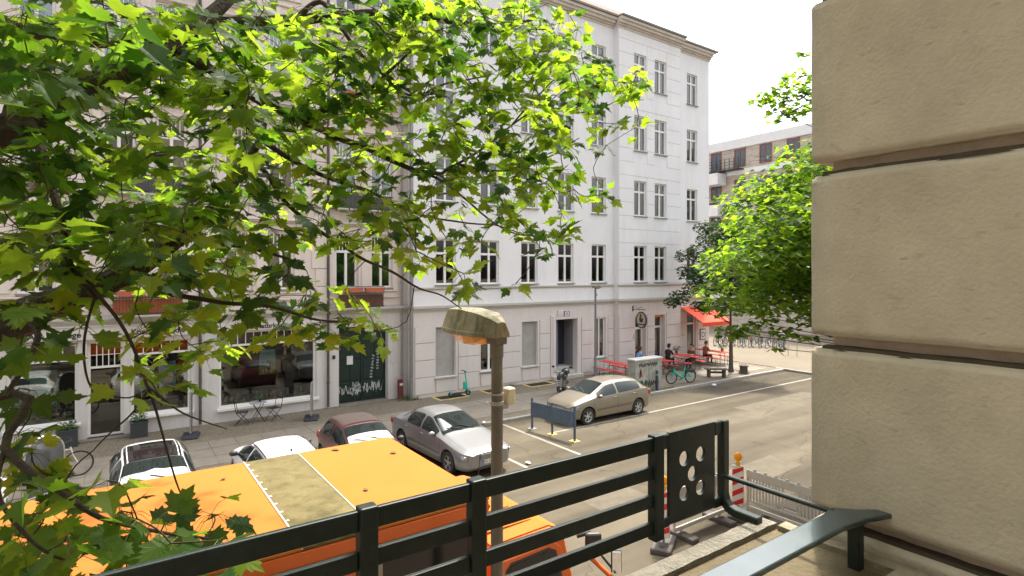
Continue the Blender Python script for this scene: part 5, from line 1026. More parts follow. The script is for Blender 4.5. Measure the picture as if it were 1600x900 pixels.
def potted(label, loc, name='potted_plant', r=.1, h=.16, leaf=.28, pot=None, square=False, n=90, seed=1, cat='plant'):
    t = thing(name, label, cat, loc)
    if square:
        p = MB(); 
        for s in (-1, 1): p.box(-r, r, s * (r - .012) - .012, s * (r - .012) + .012, 0, h); p.box(s * (r - .012) - .012, s * (r - .012) + .012, -r + .025, r - .025, 0, h)
        p.box(-r - .02, r + .02, -r - .02, -r + .03, h, h + .03); p.box(-r - .02, r + .02, r - .03, r + .02, h, h + .03); p.box(-r - .02, -r + .03, -r + .03, r - .03, h, h + .03); p.box(r - .03, r + .02, -r + .03, r - .03, h, h + .03); p.box(-r + .03, r - .03, -r + .03, r - .03, 0, h - .03); p.build('pot', pot, t)
        for k in range(1, 5): MB().box(-r - .004, r + .004, -r - .006, -r - .0, h * k / 5 - .004, h * k / 5 + .004).build('slat_gap', M_plast, t)
    else: MB().lathe([(r * .7, 0), (r, h), (r * 1.05, h), (r * .9, h - .02), (0, h - .02)], n=14).build('pot', pot or mat('terracotta'), t)
    rr = random.Random(seed); b = MB()
    for k in range(n):
        a = rr.uniform(0, 6.28); d = Vector((math.cos(a) * rr.random() ** .5 * leaf * .8, math.sin(a) * rr.random() ** .5 * leaf * .8, h - .02 + rr.uniform(.03, leaf)))
        q = Matrix.Rotation(rr.uniform(0, 6.28), 3, 'Z') @ Matrix.Rotation(rr.uniform(-.9, .9), 3, 'X'); s = rr.uniform(.05, .1)
        b.add([d + q @ Vector(v) * s for v in [(0, -.6, 0), (.35, 0, .08), (0, .7, 0), (-.35, 0, .08)]], [(0, 1, 2, 3)])
    for k in range(8): a = k * .785; b.tube([(0, 0, h - .03), (math.cos(a) * leaf * .4, math.sin(a) * leaf * .4, h + leaf * .6)], .006, 4)
    o = b.build('foliage', mat('shrub_leaf', (.04, .10, .03), .6, .4, 20), t); o['kind'] = 'stuff'
    return t
potted('small bushy plant in a pot on the table by the café doors', (26.75, 21.4, .777), leaf=.3, seed=2); potted('bushy potted plant on the table under the awning', (29.75, 20.45, .777), leaf=.34, seed=3)
M_pl = mat('slate_planter', (.045, .052, .055), .6, .15, 6)
potted('slate grey box planter left standing between shop window and shop door, red tag', (-1.15, 22.72, 0), 'planter', .26, .52, .3, M_pl, True, 150, 4, 'planter'); potted('slate grey box planter between the shop door and the middle shop window', (.74, 22.72, 0), 'planter', .24, .48, .3, M_pl, True, 150, 5, 'planter')
# ================================================================ bistro set and signs outside the shop
M_bi = mat('bistro_iron', (.03, .03, .03), .5, .2, 8)
def bistro_chair(label, loc, rz):
    t = thing('bistro_chair', label, 'chair', loc, rz)
    for k in range(4): MB().box(-.19, .19, -.18 + k * .095, -.1 + k * .095, .44, .455).build('seat_slat', M_bi, t)
    for s in (-1, 1):
        MB().tube([(s * .2, -.22, 0), (s * .2, .18, .44), (s * .2, .26, .86)], .012, 6).build('leg', M_bi, t); MB().tube([(s * .185, .24, 0), (s * .185, -.18, .44)], .012, 6).build('leg', M_bi, t)
    MB().box(-.2, .2, .235, .25, .76, .85).build('backrest', M_bi, t); MB().tube([(-.2, .12, .12), (.2, .12, .12)], .008, 6).build('stretcher', M_bi, t)
bistro_chair('folding bistro chair with its back to the middle shop window', (3.85, 22.35, 0), R(75)); bistro_chair('folding bistro chair on the gate side of the bistro table', (4.92, 22.4, 0), R(-70))
bt = thing('bistro_table', 'small round folding bistro table below the big shop window', 'table', (4.38, 22.4, 0))
MB().lathe([(0, .70), (.29, .70), (.3, .715), (.29, .73), (0, .73)], n=24).build('tabletop', mat('bistro_top', (.3, .31, .32), .4, .1, 6), bt)
for s in (-1, 1): MB().tube([(-.22, s * .14, 0), (.18, s * .14, .7)], .012, 6).build('leg', M_bi, bt); MB().tube([(.22, s * .12, 0), (-.18, s * .12, .7)], .012, 6).build('leg', M_bi, bt)
potted('tiny flower pot on the round bistro table', (4.45, 22.4, .73), r=.05, h=.1, leaf=.14, n=40, seed=8, pot=M_plast)
def aboard(label, loc, rz, h, pm, w=.5):
    t = thing('pavement_sign', label, 'sign', loc, rz)
    MB().prism([(-.34, 0), (.34, 0), (.34, .06), (.12, .16), (-.12, .16), (-.34, .06)], -.24, .24).build('base', mat('blue_black_plastic', (.02, .022, .035), .5, .15, 8), t, bevel=.02)
    o = MB().box(-w / 2, w / 2, -.02, .02, .2, h).build('panel', pm, t, bevel=.01); MB().box(-w / 2 - .02, -w / 2, -.025, .025, .18, h + .02).box(w / 2, w / 2 + .02, -.025, .025, .18, h + .02).box(-w / 2, w / 2, -.025, .025, h, h + .02).box(-w / 2, w / 2, -.025, .025, .18, .2).build('frame', M_steel, o); MB().box(-.15, -.11, -.02, .02, .14, .2).box(.11, .15, -.02, .02, .14, .2).build('spring_mount', M_steel, t)
aboard('grey pavement sign on a dark base near the green gate', (6.1, 21.65, 0), R(68), 1.35, mat('grey_print', (.2, .19, .19), .4, .3, 4)); aboard('thin dark pavement sign on a heavy base near the downpipe', (2.15, 21.6, 0), R(78), 1.5, mat('dark_print', (.04, .04, .045), .4, .3, 4), .36)
# grey framed panel near the white bicycle
gp = thing('display_panel', 'tall grey metal framed panel with rounded top beside the white bicycle', 'display panel', (-1.35, 17.85, 0), R(38))
pts = [(-.42, .1), (.42, .1), (.45, .9)] + [(.45 * math.cos(R(a)), 1.05 + .45 * math.sin(R(a))) for a in range(0, 181, 15)] + [(-.45, .9)]
MB().prism(pts, -.03, .03).build('panel', mat('panel_glass', (.07, .075, .075), .12, .4, 3), gp)
b = MB().tube([(x, 0, z) for x, z in pts] + [(pts[0][0], 0, pts[0][1])], .035, 8); b.build('frame', mat('brushed_grey', (.4, .4, .38), .35, .15, 9, metal=.6), gp, smooth=True)
for s in (-1, 1): MB().box(s * .3 - .04, s * .3 + .04, -.25, .25, 0, .08).build('foot', M_plast, gp)
# small fire cabinet and litter
fx = thing('wall_box', 'narrow weathered red box standing by the downpipes', 'wall box', (10.2, 22.85, 0)); MB().box(-.1, .1, -.08, .1, .03, .85).build('box', mat('faded_red', (.14, .03, .028), .6, .3, 6), fx, bevel=.01); MB().box(-.07, .07, -.085, -.08, .6, .7).build('label_plate', M_plate, fx); MB().box(-.12, .12, -.1, .12, 0, .03).build('base', M_slab, fx)
rr = random.Random(3)
for k, (x, y, z, s, w_) in enumerate([(9.95, 13.3, -.12, .16, 'on the asphalt behind the silver saloon\'s bay line'), (24.2, 17.1, -.12, .22, 'by the kerb near the benches'), (12.9, 20.1, .007, .1, 'on the pavement behind the silver saloon')]):
    bm = bmesh.new(); bmesh.ops.create_icosphere(bm, subdivisions=2, radius=s * .5)
    for v in bm.verts: v.co *= 1 + .4 * noise.noise(v.co * 14 + Vector((k * 5, 0, 0))); v.co.z *= .55
    zm = min(v.co.z for v in bm.verts); me = bpy.data.meshes.new('litter'); bm.to_mesh(me); bm.free(); me.materials.append(mat('paper')); o = put('crumpled_paper', me, None, (x, y, z - zm)); tag(o, 'crumpled white paper lying ' + w_, 'litter')
# ================================================================ wooden benches round the tree
def plank_bench(label, p, q):
    p, q = Vector(p), Vector(q); d = q - p; L = d.length; t = thing('wooden_bench', label, 'bench', ((p.x + q.x) / 2, (p.y + q.y) / 2, .0), math.atan2(d.y, d.x))
    for k in range(3): MB().box(-L / 2, L / 2, -.24 + k * .165, -.09 + k * .165, .40, .45).build('plank', M_wood, t, bevel=.006)
    for s in (-1, 1): MB().box(s * (L / 2 - .2) - .05, s * (L / 2 - .2) + .05, -.2, .2, 0, .398).build('leg', M_wood, t)
    MB().box(-L / 2 + .25, L / 2 - .25, -.02, .02, .2, .3).build('stretcher', M_wood, t)
plank_bench('dark wooden bench on the café side of the small street tree', (25.4, 18.5), (25.4, 17.0) if False else (26.3, 17.75)); 
plank_bench('dark wooden bench on the square side of the small street tree', (28.9, 18.5), (28.5, 17.75) if False else (27.8, 17.8))
# steel stand on the square
sq = thing('bicycle_stand', 'thin steel hoop stand alone on the bright square', 'bicycle stand', (36.6, 19.9, 0)); MB().tube([(0, -.3, 0), (0, -.3, 1.0), (0, -.25, 1.06), (0, .25, 1.06), (0, .3, 1.0), (0, .3, 0)], .025, 8).build('hoop', M_steel, sq, smooth=True)
sq = thing('concrete_post', 'squat concrete post beside the parked bicycles', 'post', (40.6, 22.9, 0)); MB().box(-.2, .2, -.2, .2, 0, 1.0).build('shaft', M_trim, sq, bevel=.03); MB().box(-.16, .16, -.16, .16, 1.0, 1.08).build('cap', M_steel, sq, bevel=.02)
# ================================================================ construction beacons and barriers
M_rr = mat('reflective_red', (.6, .025, .02), .4, .08, 6); M_rw = mat('reflective_white', (.7, .69, .66), .4, .08, 6); M_foot = mat('recycled_foot', (.09, .08, .075), .8, .3, 9); M_amb = mat('amber_lens', (.9, .33, .01), .2, .1, 6, coat=.5)
def beacon(label, loc, rz):
    t = thing('warning_beacon', label, 'beacon', loc, rz)
    MB().box(-.2, .2, -.4, .4, 0, .11).build('foot', M_foot, t, bevel=.02); MB().box(-.05, .05, -.3, -.2, .11, .113).box(-.05, .05, .12, .24, .11, .113).build('foot_slot', M_plast, t)
    MB().box(-.02, .02, -.02, .02, .11, .25).build('stem', M_steel, t)
    b = MB().box(-.125, .125, -.02, .02, .2, 1.16).build('board', M_rw, t, bevel=.01)
    s = MB()
    for k in range(4):
        z = .22 + k * .25
        for yy in (-.022, .022):
            s.add([(-.12, yy, max(.21, z - .04)), (.12, yy, z + .10), (.12, yy, min(1.15, z + .22)), (-.12, yy, min(1.15, z + .08))], [(0, 1, 2, 3)])
    put('stripe', s.mesh('stripe', M_rr), b)
    MB().box(-.05, .05, -.035, .035, 1.16, 1.26).build('lamp_housing', mat('yellow_housing', (.75, .4, .02), .5), t, bevel=.01); MB().ball((0, 0, 1.36), (.095, .045, .1), 16, 10).build('lamp_lens', M_amb, t, smooth=True)
beacon('red and white warning beacon behind the pierced railing panel', (9.22, 7.7, -.12), R(-60)); beacon('red and white warning beacon at the corner of the lattice barriers', (11.8, 7.7, -.12), R(-60))
M_fen = mat('aged_white_plastic', (.50, .47, .41), .6, .1, 5, stain=((.32, .28, .22), .6, 5))
def fence(label, p, q, board=True):
    p, q = Vector((*p, -.12)), Vector((*q, -.12)); d = q - p; L = d.length; t = thing('site_barrier', label, 'barrier', p, math.atan2(d.y, d.x), 'lattice site barriers around the works')
    f = MB(); f.box(0, L, -.025, .025, .88, 1.06); f.box(0, L, -.025, .025, .16, .24); f.box(0, .05, -.022, .022, .24, .88); f.box(L - .05, L, -.022, .022, .24, .88); f.box(0.05, L - .05, -.018, .018, .34, .38); f.build('frame', M_fen, t, bevel=.006)
    n = int((L - .1) / .075)
    for k in range(n):
        x = .085 + k * .075
        if .42 * L < x < .58 * L: continue
        MB().box(x - .016, x + .016, -.012, .012, .38, .88).build('slat', M_fen, t)
    MB().box(.44 * L, .56 * L, -.014, .014, .5, .78).box(.43 * L, .57 * L, -.012, .012, .38, .44).build('label_panel', M_fen, t)
    k = 0
    while .1 + k * .25 < L: MB().box(.08 + k * .25, .13 + k * .25, -.02, .02, 1.06, 1.1).build('lug', M_fen, t); k += 1
    s = MB(); 
    for k in range(int(L / .5)): s.box(.05 + k * .5, .3 + k * .5, -.031, -.026, .9, 1.04)
    s.build('red_stripe', M_rr, t)
    for x in (.25, L - .25): MB().box(x - .11, x + .11, -.38, .38, 0, .1).build('foot', M_foot, t, bevel=.015); MB().box(x - .02, x + .02, -.02, .02, .1, .2).build('foot_post', M_fen, t)
    return t
fence('lattice site barrier between the two warning beacons', (11.45, 7.78), (9.62, 7.78)); fence('lattice site barrier running from the corner beacon towards the house', (12.05, 5.55), (12.0, 7.6)); fence('second lattice site barrier, nearer the house pavement', (12.1, 3.5 + .95), (12.06, 5.5) )
# ================================================================ people at the café
def skin_mesh(name, nodes, edges, mats, zone):
    'one continuous figure grown with a skin modifier; nodes: (co, radius, material zone)'
    me = bpy.data.meshes.new(name); me.from_pydata([n[0] for n in nodes], edges, []); o = bpy.data.objects.new(name, me); col.objects.link(o)
    o.modifiers.new('skin', 'SKIN'); 
    for i, n in enumerate(nodes):
        r = n[1]; me.skin_vertices[0].data[i].radius = (r, r) if not hasattr(r, '__len__') else r
        me.skin_vertices[0].data[i].use_root = (i == 0)
    s = o.modifiers.new('sub', 'SUBSURF'); s.levels = 2; s.render_levels = 2
    m2 = apply_mods(o); m2.materials.clear()
    for m in mats: m2.materials.append(m)
    co = [Vector(n[0]) for n in nodes]; mid = [((co[a] + co[b]) / 2, nodes[b][2]) for a, b in edges] + [(c, n[2]) for c, n in zip(co, nodes)]
    for p in m2.polygons: p.material_index = min(mid, key=lambda q: (q[0] - p.center).length_squared)[1]; p.use_smooth = True
    return o
def person(label, loc, rz, shirt, trousers, hair, lean=.12, arms=0):
    M_skin = mat('skin', (.48, .27, .19), .5, .06, 12)
    t = thing('person', label, 'person', loc, rz)     # faces +x, origin on the ground below the hips
    L = lean; N = [((0, 0, .50), (.15, .13), 1), ((L * .4, 0, .72), (.14, .11), 0), ((L * .8, 0, .92), (.155, .11), 0), ((L, 0, 1.02), (.11, .09), 0), ((L + .02, 0, 1.09), .055, 2), ((L + .05, 0, 1.18), (.075, .085), 2), ((L + .055, 0, 1.28), (.08, .095), 2), ((L + .04, 0, 1.34), (.06, .07), 2), ((L + .135, 0, 1.20), .018, 2)]
    E = [(0, 1), (1, 2), (2, 3), (3, 4), (4, 5), (5, 6), (6, 7), (5, 8)]
    def add(c, r, z, par): N.append((c, r, z)); E.append((par, len(N) - 1)); return len(N) - 1
    for s in (-1, 1):
        a = add((L * .9, s * .19, .98), .06, 0, 2); a = add((L + .05 + .05 * arms, s * .24, .78), .05, 0, a); a = add((L + .30, s * .14, .80), .04, 2, a); h = add((L + .37, s * .12, .81), (.042, .02), 2, a)
        for k in range(4): f = add((L + .43, s * (.12 - .03 + .02 * k), .815), .011, 2, h); add((L + .47 - .01 * abs(k - 1.5), s * (.12 - .034 + .023 * k), .80), .009, 2, f)
        f = add((L + .39, s * .075, .815), .012, 2, h); add((L + .425, s * .062, .81), .01, 2, f)
        k_ = add((.08, s * .10, .49), .095, 1, 0); k_ = add((.42, s * .13, .50), .07, 1, k_); k_ = add((.43, s * .13, .28), .055, 1, k_); k_ = add((.42, s * .13, .08), .04, 1, k_); k_ = add((.5, s * .14, .045), .042, 3, k_); add((.6, s * .145, .04), .035, 3, k_)
    b = skin_mesh('body', N, E, [shirt, trousers, M_skin, M_plast], None); b.parent = t
    h = MB(); M_ = Matrix.Rotation(R(-20), 3, 'Y'); h.ball((L + .025, 0, 1.315), (.105, .105, .085), 14, 9, M=M_).ball((L - .03, 0, 1.25), (.06, .09, .11), 12, 8); h.build('hair', hair, t, smooth=True)
    for s in (-1, 1): MB().ball((L + .122, s * .032, 1.245), .011, 8, 6).build('eye', M_plast, t); MB().ball((L + .04, s * .098, 1.23), (.02, .012, .032), 8, 6).build('ear', M_skin, t)
    return t
M_brown = mat('brown_hair', (.06, .035, .02), .6, .2, 20); M_dark = mat('dark_hair', (.015, .012, .01), .6, .2, 20)
person('person in a blue shirt leaning over a table behind the grey cabinet', (23.55, 21.55, .007), 0, mat('blue_shirt', (.16, .28, .5), .9, .1, 9), mat('dark_jeans', (.03, .04, .08), .9, .2, 9), M_brown, .28, 1)
person('person in a brown patterned top sitting at the table before the café doors', (27.18, 20.6, .007), R(180), mat('brown_top', (.16, .08, .06), .9, .3, 20), mat('black_trousers', (.02, .02, .02), .9, .2, 9), M_dark, .08)
person('person with reddish hair in a rust coloured shirt sitting under the awning', (28.95, 21.1, .007), R(-8), mat('rust_shirt', (.3, .1, .05), .9, .2, 12), mat('black_trousers'), mat('reddish_hair', (.14, .05, .025), .6, .2, 20), .1)
person('person in a black jacket sitting with their back to the café wall', (26.0, 21.45, .007), R(5), mat('black_jacket', (.018, .018, .02), .8, .2, 9), mat('black_trousers'), M_dark, .14)
# weeds at the foot of the walls
wd = MB(); rr = random.Random(9)
for k in range(420):
    c, sx, sy, hh = rr.choice([((10.35, 22.55), .35, .2, .22), ((10.6, 22.35), .3, .15, .15), ((15.6, 22.35), .3, .08, .14), ((20.0, 17.75), 1.2, .12, .06), ((21.5, 17.7), .5, .1, .06)])
    x, y = c[0] + rr.gauss(0, sx * .5), c[1] + rr.gauss(0, sy * .5); a = rr.uniform(0, 6.28); h = hh * rr.uniform(.4, 1.3); w = .012
    wd.add([(x - w * math.cos(a), y - w * math.sin(a), .0), (x + w * math.cos(a), y + w * math.sin(a), .0), (x + rr.uniform(-.08, .08), y + rr.uniform(-.08, .08), h)], [(0, 1, 2)])
tag(wd.build('weeds', mat('weed_green', (.09, .12, .03), .8, .4, 9)), 'tufts of grass and weeds along the wall foot', 'weeds', kind='stuff')
# ================================================================ trees
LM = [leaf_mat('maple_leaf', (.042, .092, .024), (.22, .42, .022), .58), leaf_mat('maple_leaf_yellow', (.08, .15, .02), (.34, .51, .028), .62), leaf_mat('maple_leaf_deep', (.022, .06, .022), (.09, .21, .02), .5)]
M_bark = mat('maple_bark', (.045, .034, .026), .9, .35, 9, .6, 50, stain=((.10, .08, .05), .5, 14))
M_twig = mat('twig_bark', (.05, .035, .022), .85, .3, 20)
HALF = [(.03, .0), (.30, -.07), (.25, .07), (.40, .10), (.34, .18), (.56, .33), (.42, .37), (.46, .52), (.30, .46), (.20, .50), (.22, .68), (.12, .70), (0, .98)]
OUT = [(x, y) for x, y in HALF] + [(-x, y) for x, y in HALF[-2::-1]]
def leaf_template(fold, curl):
    v = [(0, .30, 0)] + [(x, y, fold * abs(x) - curl * ((y - .3) ** 2) - .25 * curl * x * x) for x, y in OUT]; n = len(OUT)
    return np.array(v), [(0, 1 + i, 1 + (i + 1) % n) for i in range(n)]
T_LEAF = [leaf_template(.22, .25), leaf_template(-.15, .5), leaf_template(.4, .1), leaf_template(.05, -.3)]
S_OUT = [(.05, 0), (.35, .02), (.5, .36), (.22, .5), (0, .95), (-.22, .5), (-.5, .36), (-.35, .02)]
T_SMALL = (np.array([(0, .3, -.06)] + [(x, y, .1 * abs(x)) for x, y in S_OUT]), [(0, 1 + i, 1 + (i + 1) % 8) for i in range(8)])
def leaf_frame(d, nrm):
    d = d.normalized(); n = (nrm - d * nrm.dot(d)); n = n.normalized() if n.length > 1e-4 else d.orthogonal().normalized(); x = d.cross(n); return np.array([x, d, n])
def cloud(name, items, parent, mats):
    'items: (base point, direction, normal, size, template, material index) joined into one mesh'
    V = []; F = []; MI = []; o = 0
    for p, d, n, s, (tv, tf), mi in items:
        w = tv @ leaf_frame(d, n) * s + np.array(p); V.append(w); F += [(a + o, b + o, c + o) for a, b, c in tf]; MI += [mi] * len(tf); o += len(tv)
    V = np.concatenate(V); me = bpy.data.meshes.new(name); me.from_pydata(V.tolist(), [], F)
    for m in mats: me.materials.append(m)
    me.polygons.foreach_set('material_index', MI); me.update(); return put(name, me, parent)
def smooth_path(pts, k=4):
    P = [Vector(p) for p in pts]; out = []
    for i in range(len(P) - 1):
        p0, p1, p2, p3 = P[max(0, i - 1)], P[i], P[i + 1], P[min(len(P) - 1, i + 2)]
        for j in range(k): t = j / k; out.append(.5 * ((2 * p1) + (p2 - p0) * t + (2 * p0 - 5 * p1 + 4 * p2 - p3) * t * t + (3 * p1 - p0 - 3 * p2 + p3) * t ** 3))
    return out + [P[-1]]
rng = random.Random(21)
# ---------------- big maple whose boughs reach past the balcony
nt = thing('maple_tree', 'big maple on the near pavement with boughs reaching past the balcony', 'tree', (-2.9, 3.2, 0)); nt.location = (0, 0, 0)
TR = Vector((-2.9, 3.2, 0))
tp = smooth_path([TR, TR + Vector((.05, .02, 2)), TR + Vector((.1, .1, 4)), TR + Vector((.0, .15, 6)), TR + Vector((.1, .3, 8.5)), TR + Vector((.3, .5, 12))]); k = len(tp)
MB().tube(tp, [.30 * (1 - .75 * i / (k - 1)) + (.12 if i == 0 else 0) for i in range(k)], 14).build('trunk', M_bark, nt, smooth=True)
anchors = []       # (point, radius) along every branch, for twigs to spring from
def branch(pts, r0, r1, name='branch', m=None):
    P = smooth_path(pts, 5); n = len(P)
    P = [p + Vector((noise.noise(p * 5), noise.noise(p * 5 + Vector((9, 0, 0))), noise.noise(p * 5 + Vector((0, 9, 0))))) * .012 for p in P]
    rad = [1.25 * r0 + (1.25 * r1 - 1.25 * r0) * i / (n - 1) for i in range(n)]
    MB().tube(P, rad, 8 if r0 > .012 else 6).build(name, m or M_bark, nt, smooth=True)
    for p, r in zip(P, rad): anchors.append(p)
def px(*a): return [at(x, y, t) for x, y, t in a]
lim = lambda h: TR + Vector((.05, .1, h))
branch([lim(5.6)] + px((-60, 215, 2.6), (30, 188, 2.7), (115, 150, 2.9), (185, 115, 3.0), (265, 72, 3.2), (330, 25, 3.4), (380, -30, 3.6)), .085, .028)
branch(px((45, 185, 2.7), (66, 235, 2.6), (82, 300, 2.55), (98, 360, 2.5), (116, 425, 2.5), (150, 470, 2.5)), .02, .007)
branch([lim(4.3)] + px((-60, 535, 2.5), (40, 495, 2.6), (120, 462, 2.8), (200, 425, 3.0), (260, 388, 3.2), (330, 330, 3.4), (370, 275, 3.6), (402, 228, 3.7), (415, 190, 3.8)), .075, .012)
branch([lim(6.4)] + px((150, 60, 3.4), (330, 38, 3.6), (460, 32, 3.9), (600, 20, 4.2), (760, 40, 4.4), (838, 30, 4.5)), .06, .006)
branch(px((265, 72, 3.2), (330, 110, 3.3), (405, 155, 3.4), (455, 180, 3.5), (512, 208, 3.6), (580, 235, 3.8), (640, 262, 4.0), (690, 272, 4.1)), .026, .012)
branch(px((690, 272, 4.1), (720, 259, 4.15), (780, 268, 4.25), (850, 250, 4.4), (905, 215, 4.5)), .011, .003)
branch(px((640, 262, 4.0), (690, 282, 4.1), (740, 322, 4.2), (800, 362, 4.3), (880, 372, 4.4)), .009, .003)
branch(px((370, 275, 3.6), (405, 262, 3.65), (450, 318, 3.7), (500, 360, 3.75), (560, 400, 3.85), (620, 430, 3.95), (655, 450, 4.0), (690, 462, 4.05), (722, 483, 4.1)), .014, .003)
branch(px((330, 110, 3.3), (400, 208, 3.5), (470, 258, 3.7), (535, 285, 3.8), (590, 305, 3.95), (640, 330, 4.1), (700, 345, 4.2), (770, 350, 4.3)), .016, .004)
branch(px((460, 32, 3.9), (500, 2, 3.9), (530, 40, 3.95), (552, 70, 4.0), (590, 108, 4.1), (640, 150, 4.2), (700, 130, 4.3), (760, 120, 4.4)), .016, .004)
branch(px((470, 190, 3.6), (520, 165, 3.7), (585, 135, 3.8), (640, 80, 3.9)), .02, .006)
branch(px((690, 272, 4.1), (760, 230, 4.3), (800, 195, 4.5), (850, 170, 4.6), (920, 175, 4.7), (960, 160, 4.8), (1005, 156, 4.9)), .009, .002)
branch(px((640, 150, 4.2), (720, 95, 4.4), (800, 78, 4.6), (850, 82, 4.7), (868, 60, 4.8)), .008, .002)
branch(px((800, 195, 4.5), (850, 140, 4.6), (890, 110, 4.7), (940, 115, 4.8)), .006, .002)
branch(px((200, 425, 3.0), (260, 455, 3.0), (330, 470, 3.05), (420, 480, 3.1), (500, 500, 3.2), (555, 505, 3.3)), .014, .003)
branch(px((116, 425, 2.5), (160, 470, 2.5), (200, 530, 2.5), (232, 610, 2.5), (250, 660, 2.5), (272, 735, 2.5), (285, 770, 2.5)), .008, .0025)
branch(px((232, 608, 2.5), (210, 640, 2.5), (180, 670, 2.5), (146, 705, 2.5)), .0045, .002); branch(px((234, 606, 2.5), (200, 622, 2.45), (160, 616, 2.4)), .004, .002); branch(px((232, 606, 2.5), (280, 640, 2.5), (312, 655, 2.55), (356, 672, 2.6)), .0045, .002)
branch(px((146, 470, 2.5), (132, 540, 2.45), (138, 590, 2.45), (158, 628, 2.45)), .005, .003)
branch(px((40, 495, 2.6), (60, 520, 2.3), (40, 570, 2.2), (10, 620, 2.1)), .012, .006); branch([lim(3.9)] + px((-70, 640, 2.2), (10, 700, 2.1), (80, 760, 2.05), (160, 810, 2.1), (250, 830, 2.2), (330, 845, 2.3)), .016, .003); branch(px((10, 700, 2.1), (0, 780, 2.0), (60, 850, 2.0), (120, 880, 2.05)), .008, .003)
branch([lim(5.0)] + px((-40, 330, 4.4), (60, 285, 5.0), (180, 250, 5.4), (270, 240, 5.6), (350, 236, 5.8)), .05, .006); branch(px((60, 285, 5.0), (150, 190, 5.3), (230, 160, 5.5)), .015, .004)
branch([lim(5.2)] + px((0, 380, 3.0), (120, 362, 3.1), (220, 358, 3.2), (300, 372, 3.3), (400, 390, 3.5), (470, 410, 3.6)), .03, .005)
branch(px((770, 350, 4.3), (820, 365, 4.35), (880, 385, 4.4)), .004, .002)
# leaf density on a 50-pixel lattice of the photograph (0..9), row by row from the top
GRID = ["99999999789998886400",
        "99999998678988765330",
        "66678897678864445676",
        "56654378788845466642",
        "67656546776635566510",
        "77645755555534446410",
        "88678887434464334210",
        "88778888334452323300",
        "77656767620122302000",
        "75336676543200000000",
        "53413541334200000000",
        "42104330000000000000",
        "41000000000000000000",
        "52000000000000000000",
        "54000000000000000000",
        "87520000000000000000",
        "88887640000000000000",
        "99877630000000000000"]
def depth(x, y, r):
    if y > 700: return r.uniform(1.85, 2.5)
    if y > 480 and x < 90: return r.uniform(1.9, 2.5)
    base = 2.35 + x / 1000 * 2.35
    return base + r.gauss(0, .28 + .1 * x / 1000)
leaves = []; groups = []
def add_spray(C, n, sz, yel):
    'a spray of leaves fanned out round the end of a twig'
    N = Vector((rng.gauss(0, .38), rng.gauss(-.12, .38), 1)).normalized(); ax = N.orthogonal().normalized(); ay = N.cross(ax); u = rng.random()
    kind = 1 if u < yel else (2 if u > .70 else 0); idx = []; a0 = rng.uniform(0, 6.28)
    for k in range(n):
        a = a0 + 2 * math.pi * k / n + rng.gauss(0, .35); rad = rng.uniform(.25, 1.15) * sz; out = ax * math.cos(a) + ay * math.sin(a)
        p = C + out * rad * .8 + N * rng.gauss(0, .22) * sz - Vector((0, 0, .25 * rad)); d = out + Vector((0, 0, rng.uniform(-.75, .0))); nn_ = N + Vector((rng.gauss(0, .32), rng.gauss(0, .32), rng.gauss(0, .2)))
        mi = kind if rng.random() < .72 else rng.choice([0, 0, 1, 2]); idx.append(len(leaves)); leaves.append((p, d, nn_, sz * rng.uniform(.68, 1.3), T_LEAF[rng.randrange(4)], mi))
    groups.append((C + Vector((0, 0, .02)), idx))
for r_, row in enumerate(GRID):
    for c_, ch in enumerate(row):
        dns = int(ch) / 9.0
        if dns == 0: continue
        tm = depth(c_ * 50 + 25, r_ * 50 + 25, random.Random(1)); sz = .112 if c_ < 9 else .098; lp_ = FPX * sz / tm
        cnt = dns ** 1.2 * ((3.0 if c_ < 13 else 4.1) if r_ < 15 else 4.4) * 2500 / (.40 * lp_ * lp_) / 7; cnt = int(cnt) + (rng.random() < cnt % 1)
        for _ in range(cnt):
            x, y = c_ * 50 + rng.uniform(0, 50), r_ * 50 + rng.uniform(0, 50); t = depth(x, y, rng)
            add_spray(at(x, y, max(1.75, t)), rng.randrange(5, 10), sz, .20 + .5 * min(1, x / 600))  # share of yellow leaves grows rightwards, sunlight put into leaf colour
        # boughs farther out behind the near ones; sunlight put into extra yellow leaves
        if 1 <= r_ <= 8 and c_ < 14:
            for _ in range(int(dns * (16 if c_ < 8 else 8) / 6 + rng.random())):
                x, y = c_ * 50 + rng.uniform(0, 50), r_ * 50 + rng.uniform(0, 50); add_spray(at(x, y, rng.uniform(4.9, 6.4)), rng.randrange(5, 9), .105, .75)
vis = len(leaves)
# unseen crown part, up and left, added to shade the leaves in view
for _ in range(2600):
    a = rng.uniform(0, 6.28); rr_ = rng.random() ** .5; p = Vector((-2.4 + 4.2 * rr_ * math.cos(a), 3.6 + 2.3 * rr_ * math.sin(a), 9.6 + rng.uniform(-1, 1) * 2.2 * math.sqrt(max(0, 1 - rr_ ** 2)) + rng.uniform(-.3, .3)))
    leaves.append((p, Vector((math.cos(a), math.sin(a), rng.uniform(-.8, .1))), Vector((rng.gauss(0, .5), rng.gauss(0, .5), 1)), rng.uniform(.12, .2), T_SMALL, 0))
for a in range(0, 360, 40):
    q = TR + Vector((.15, .3, 7.6)); e = Vector((-2.4 + 3.2 * math.cos(R(a)), 3.6 + 1.8 * math.sin(R(a)), 9.6 + (a % 80) / 60)); branch([q, q.lerp(e, .5) + Vector((0, 0, .4)), e], .06, .01)
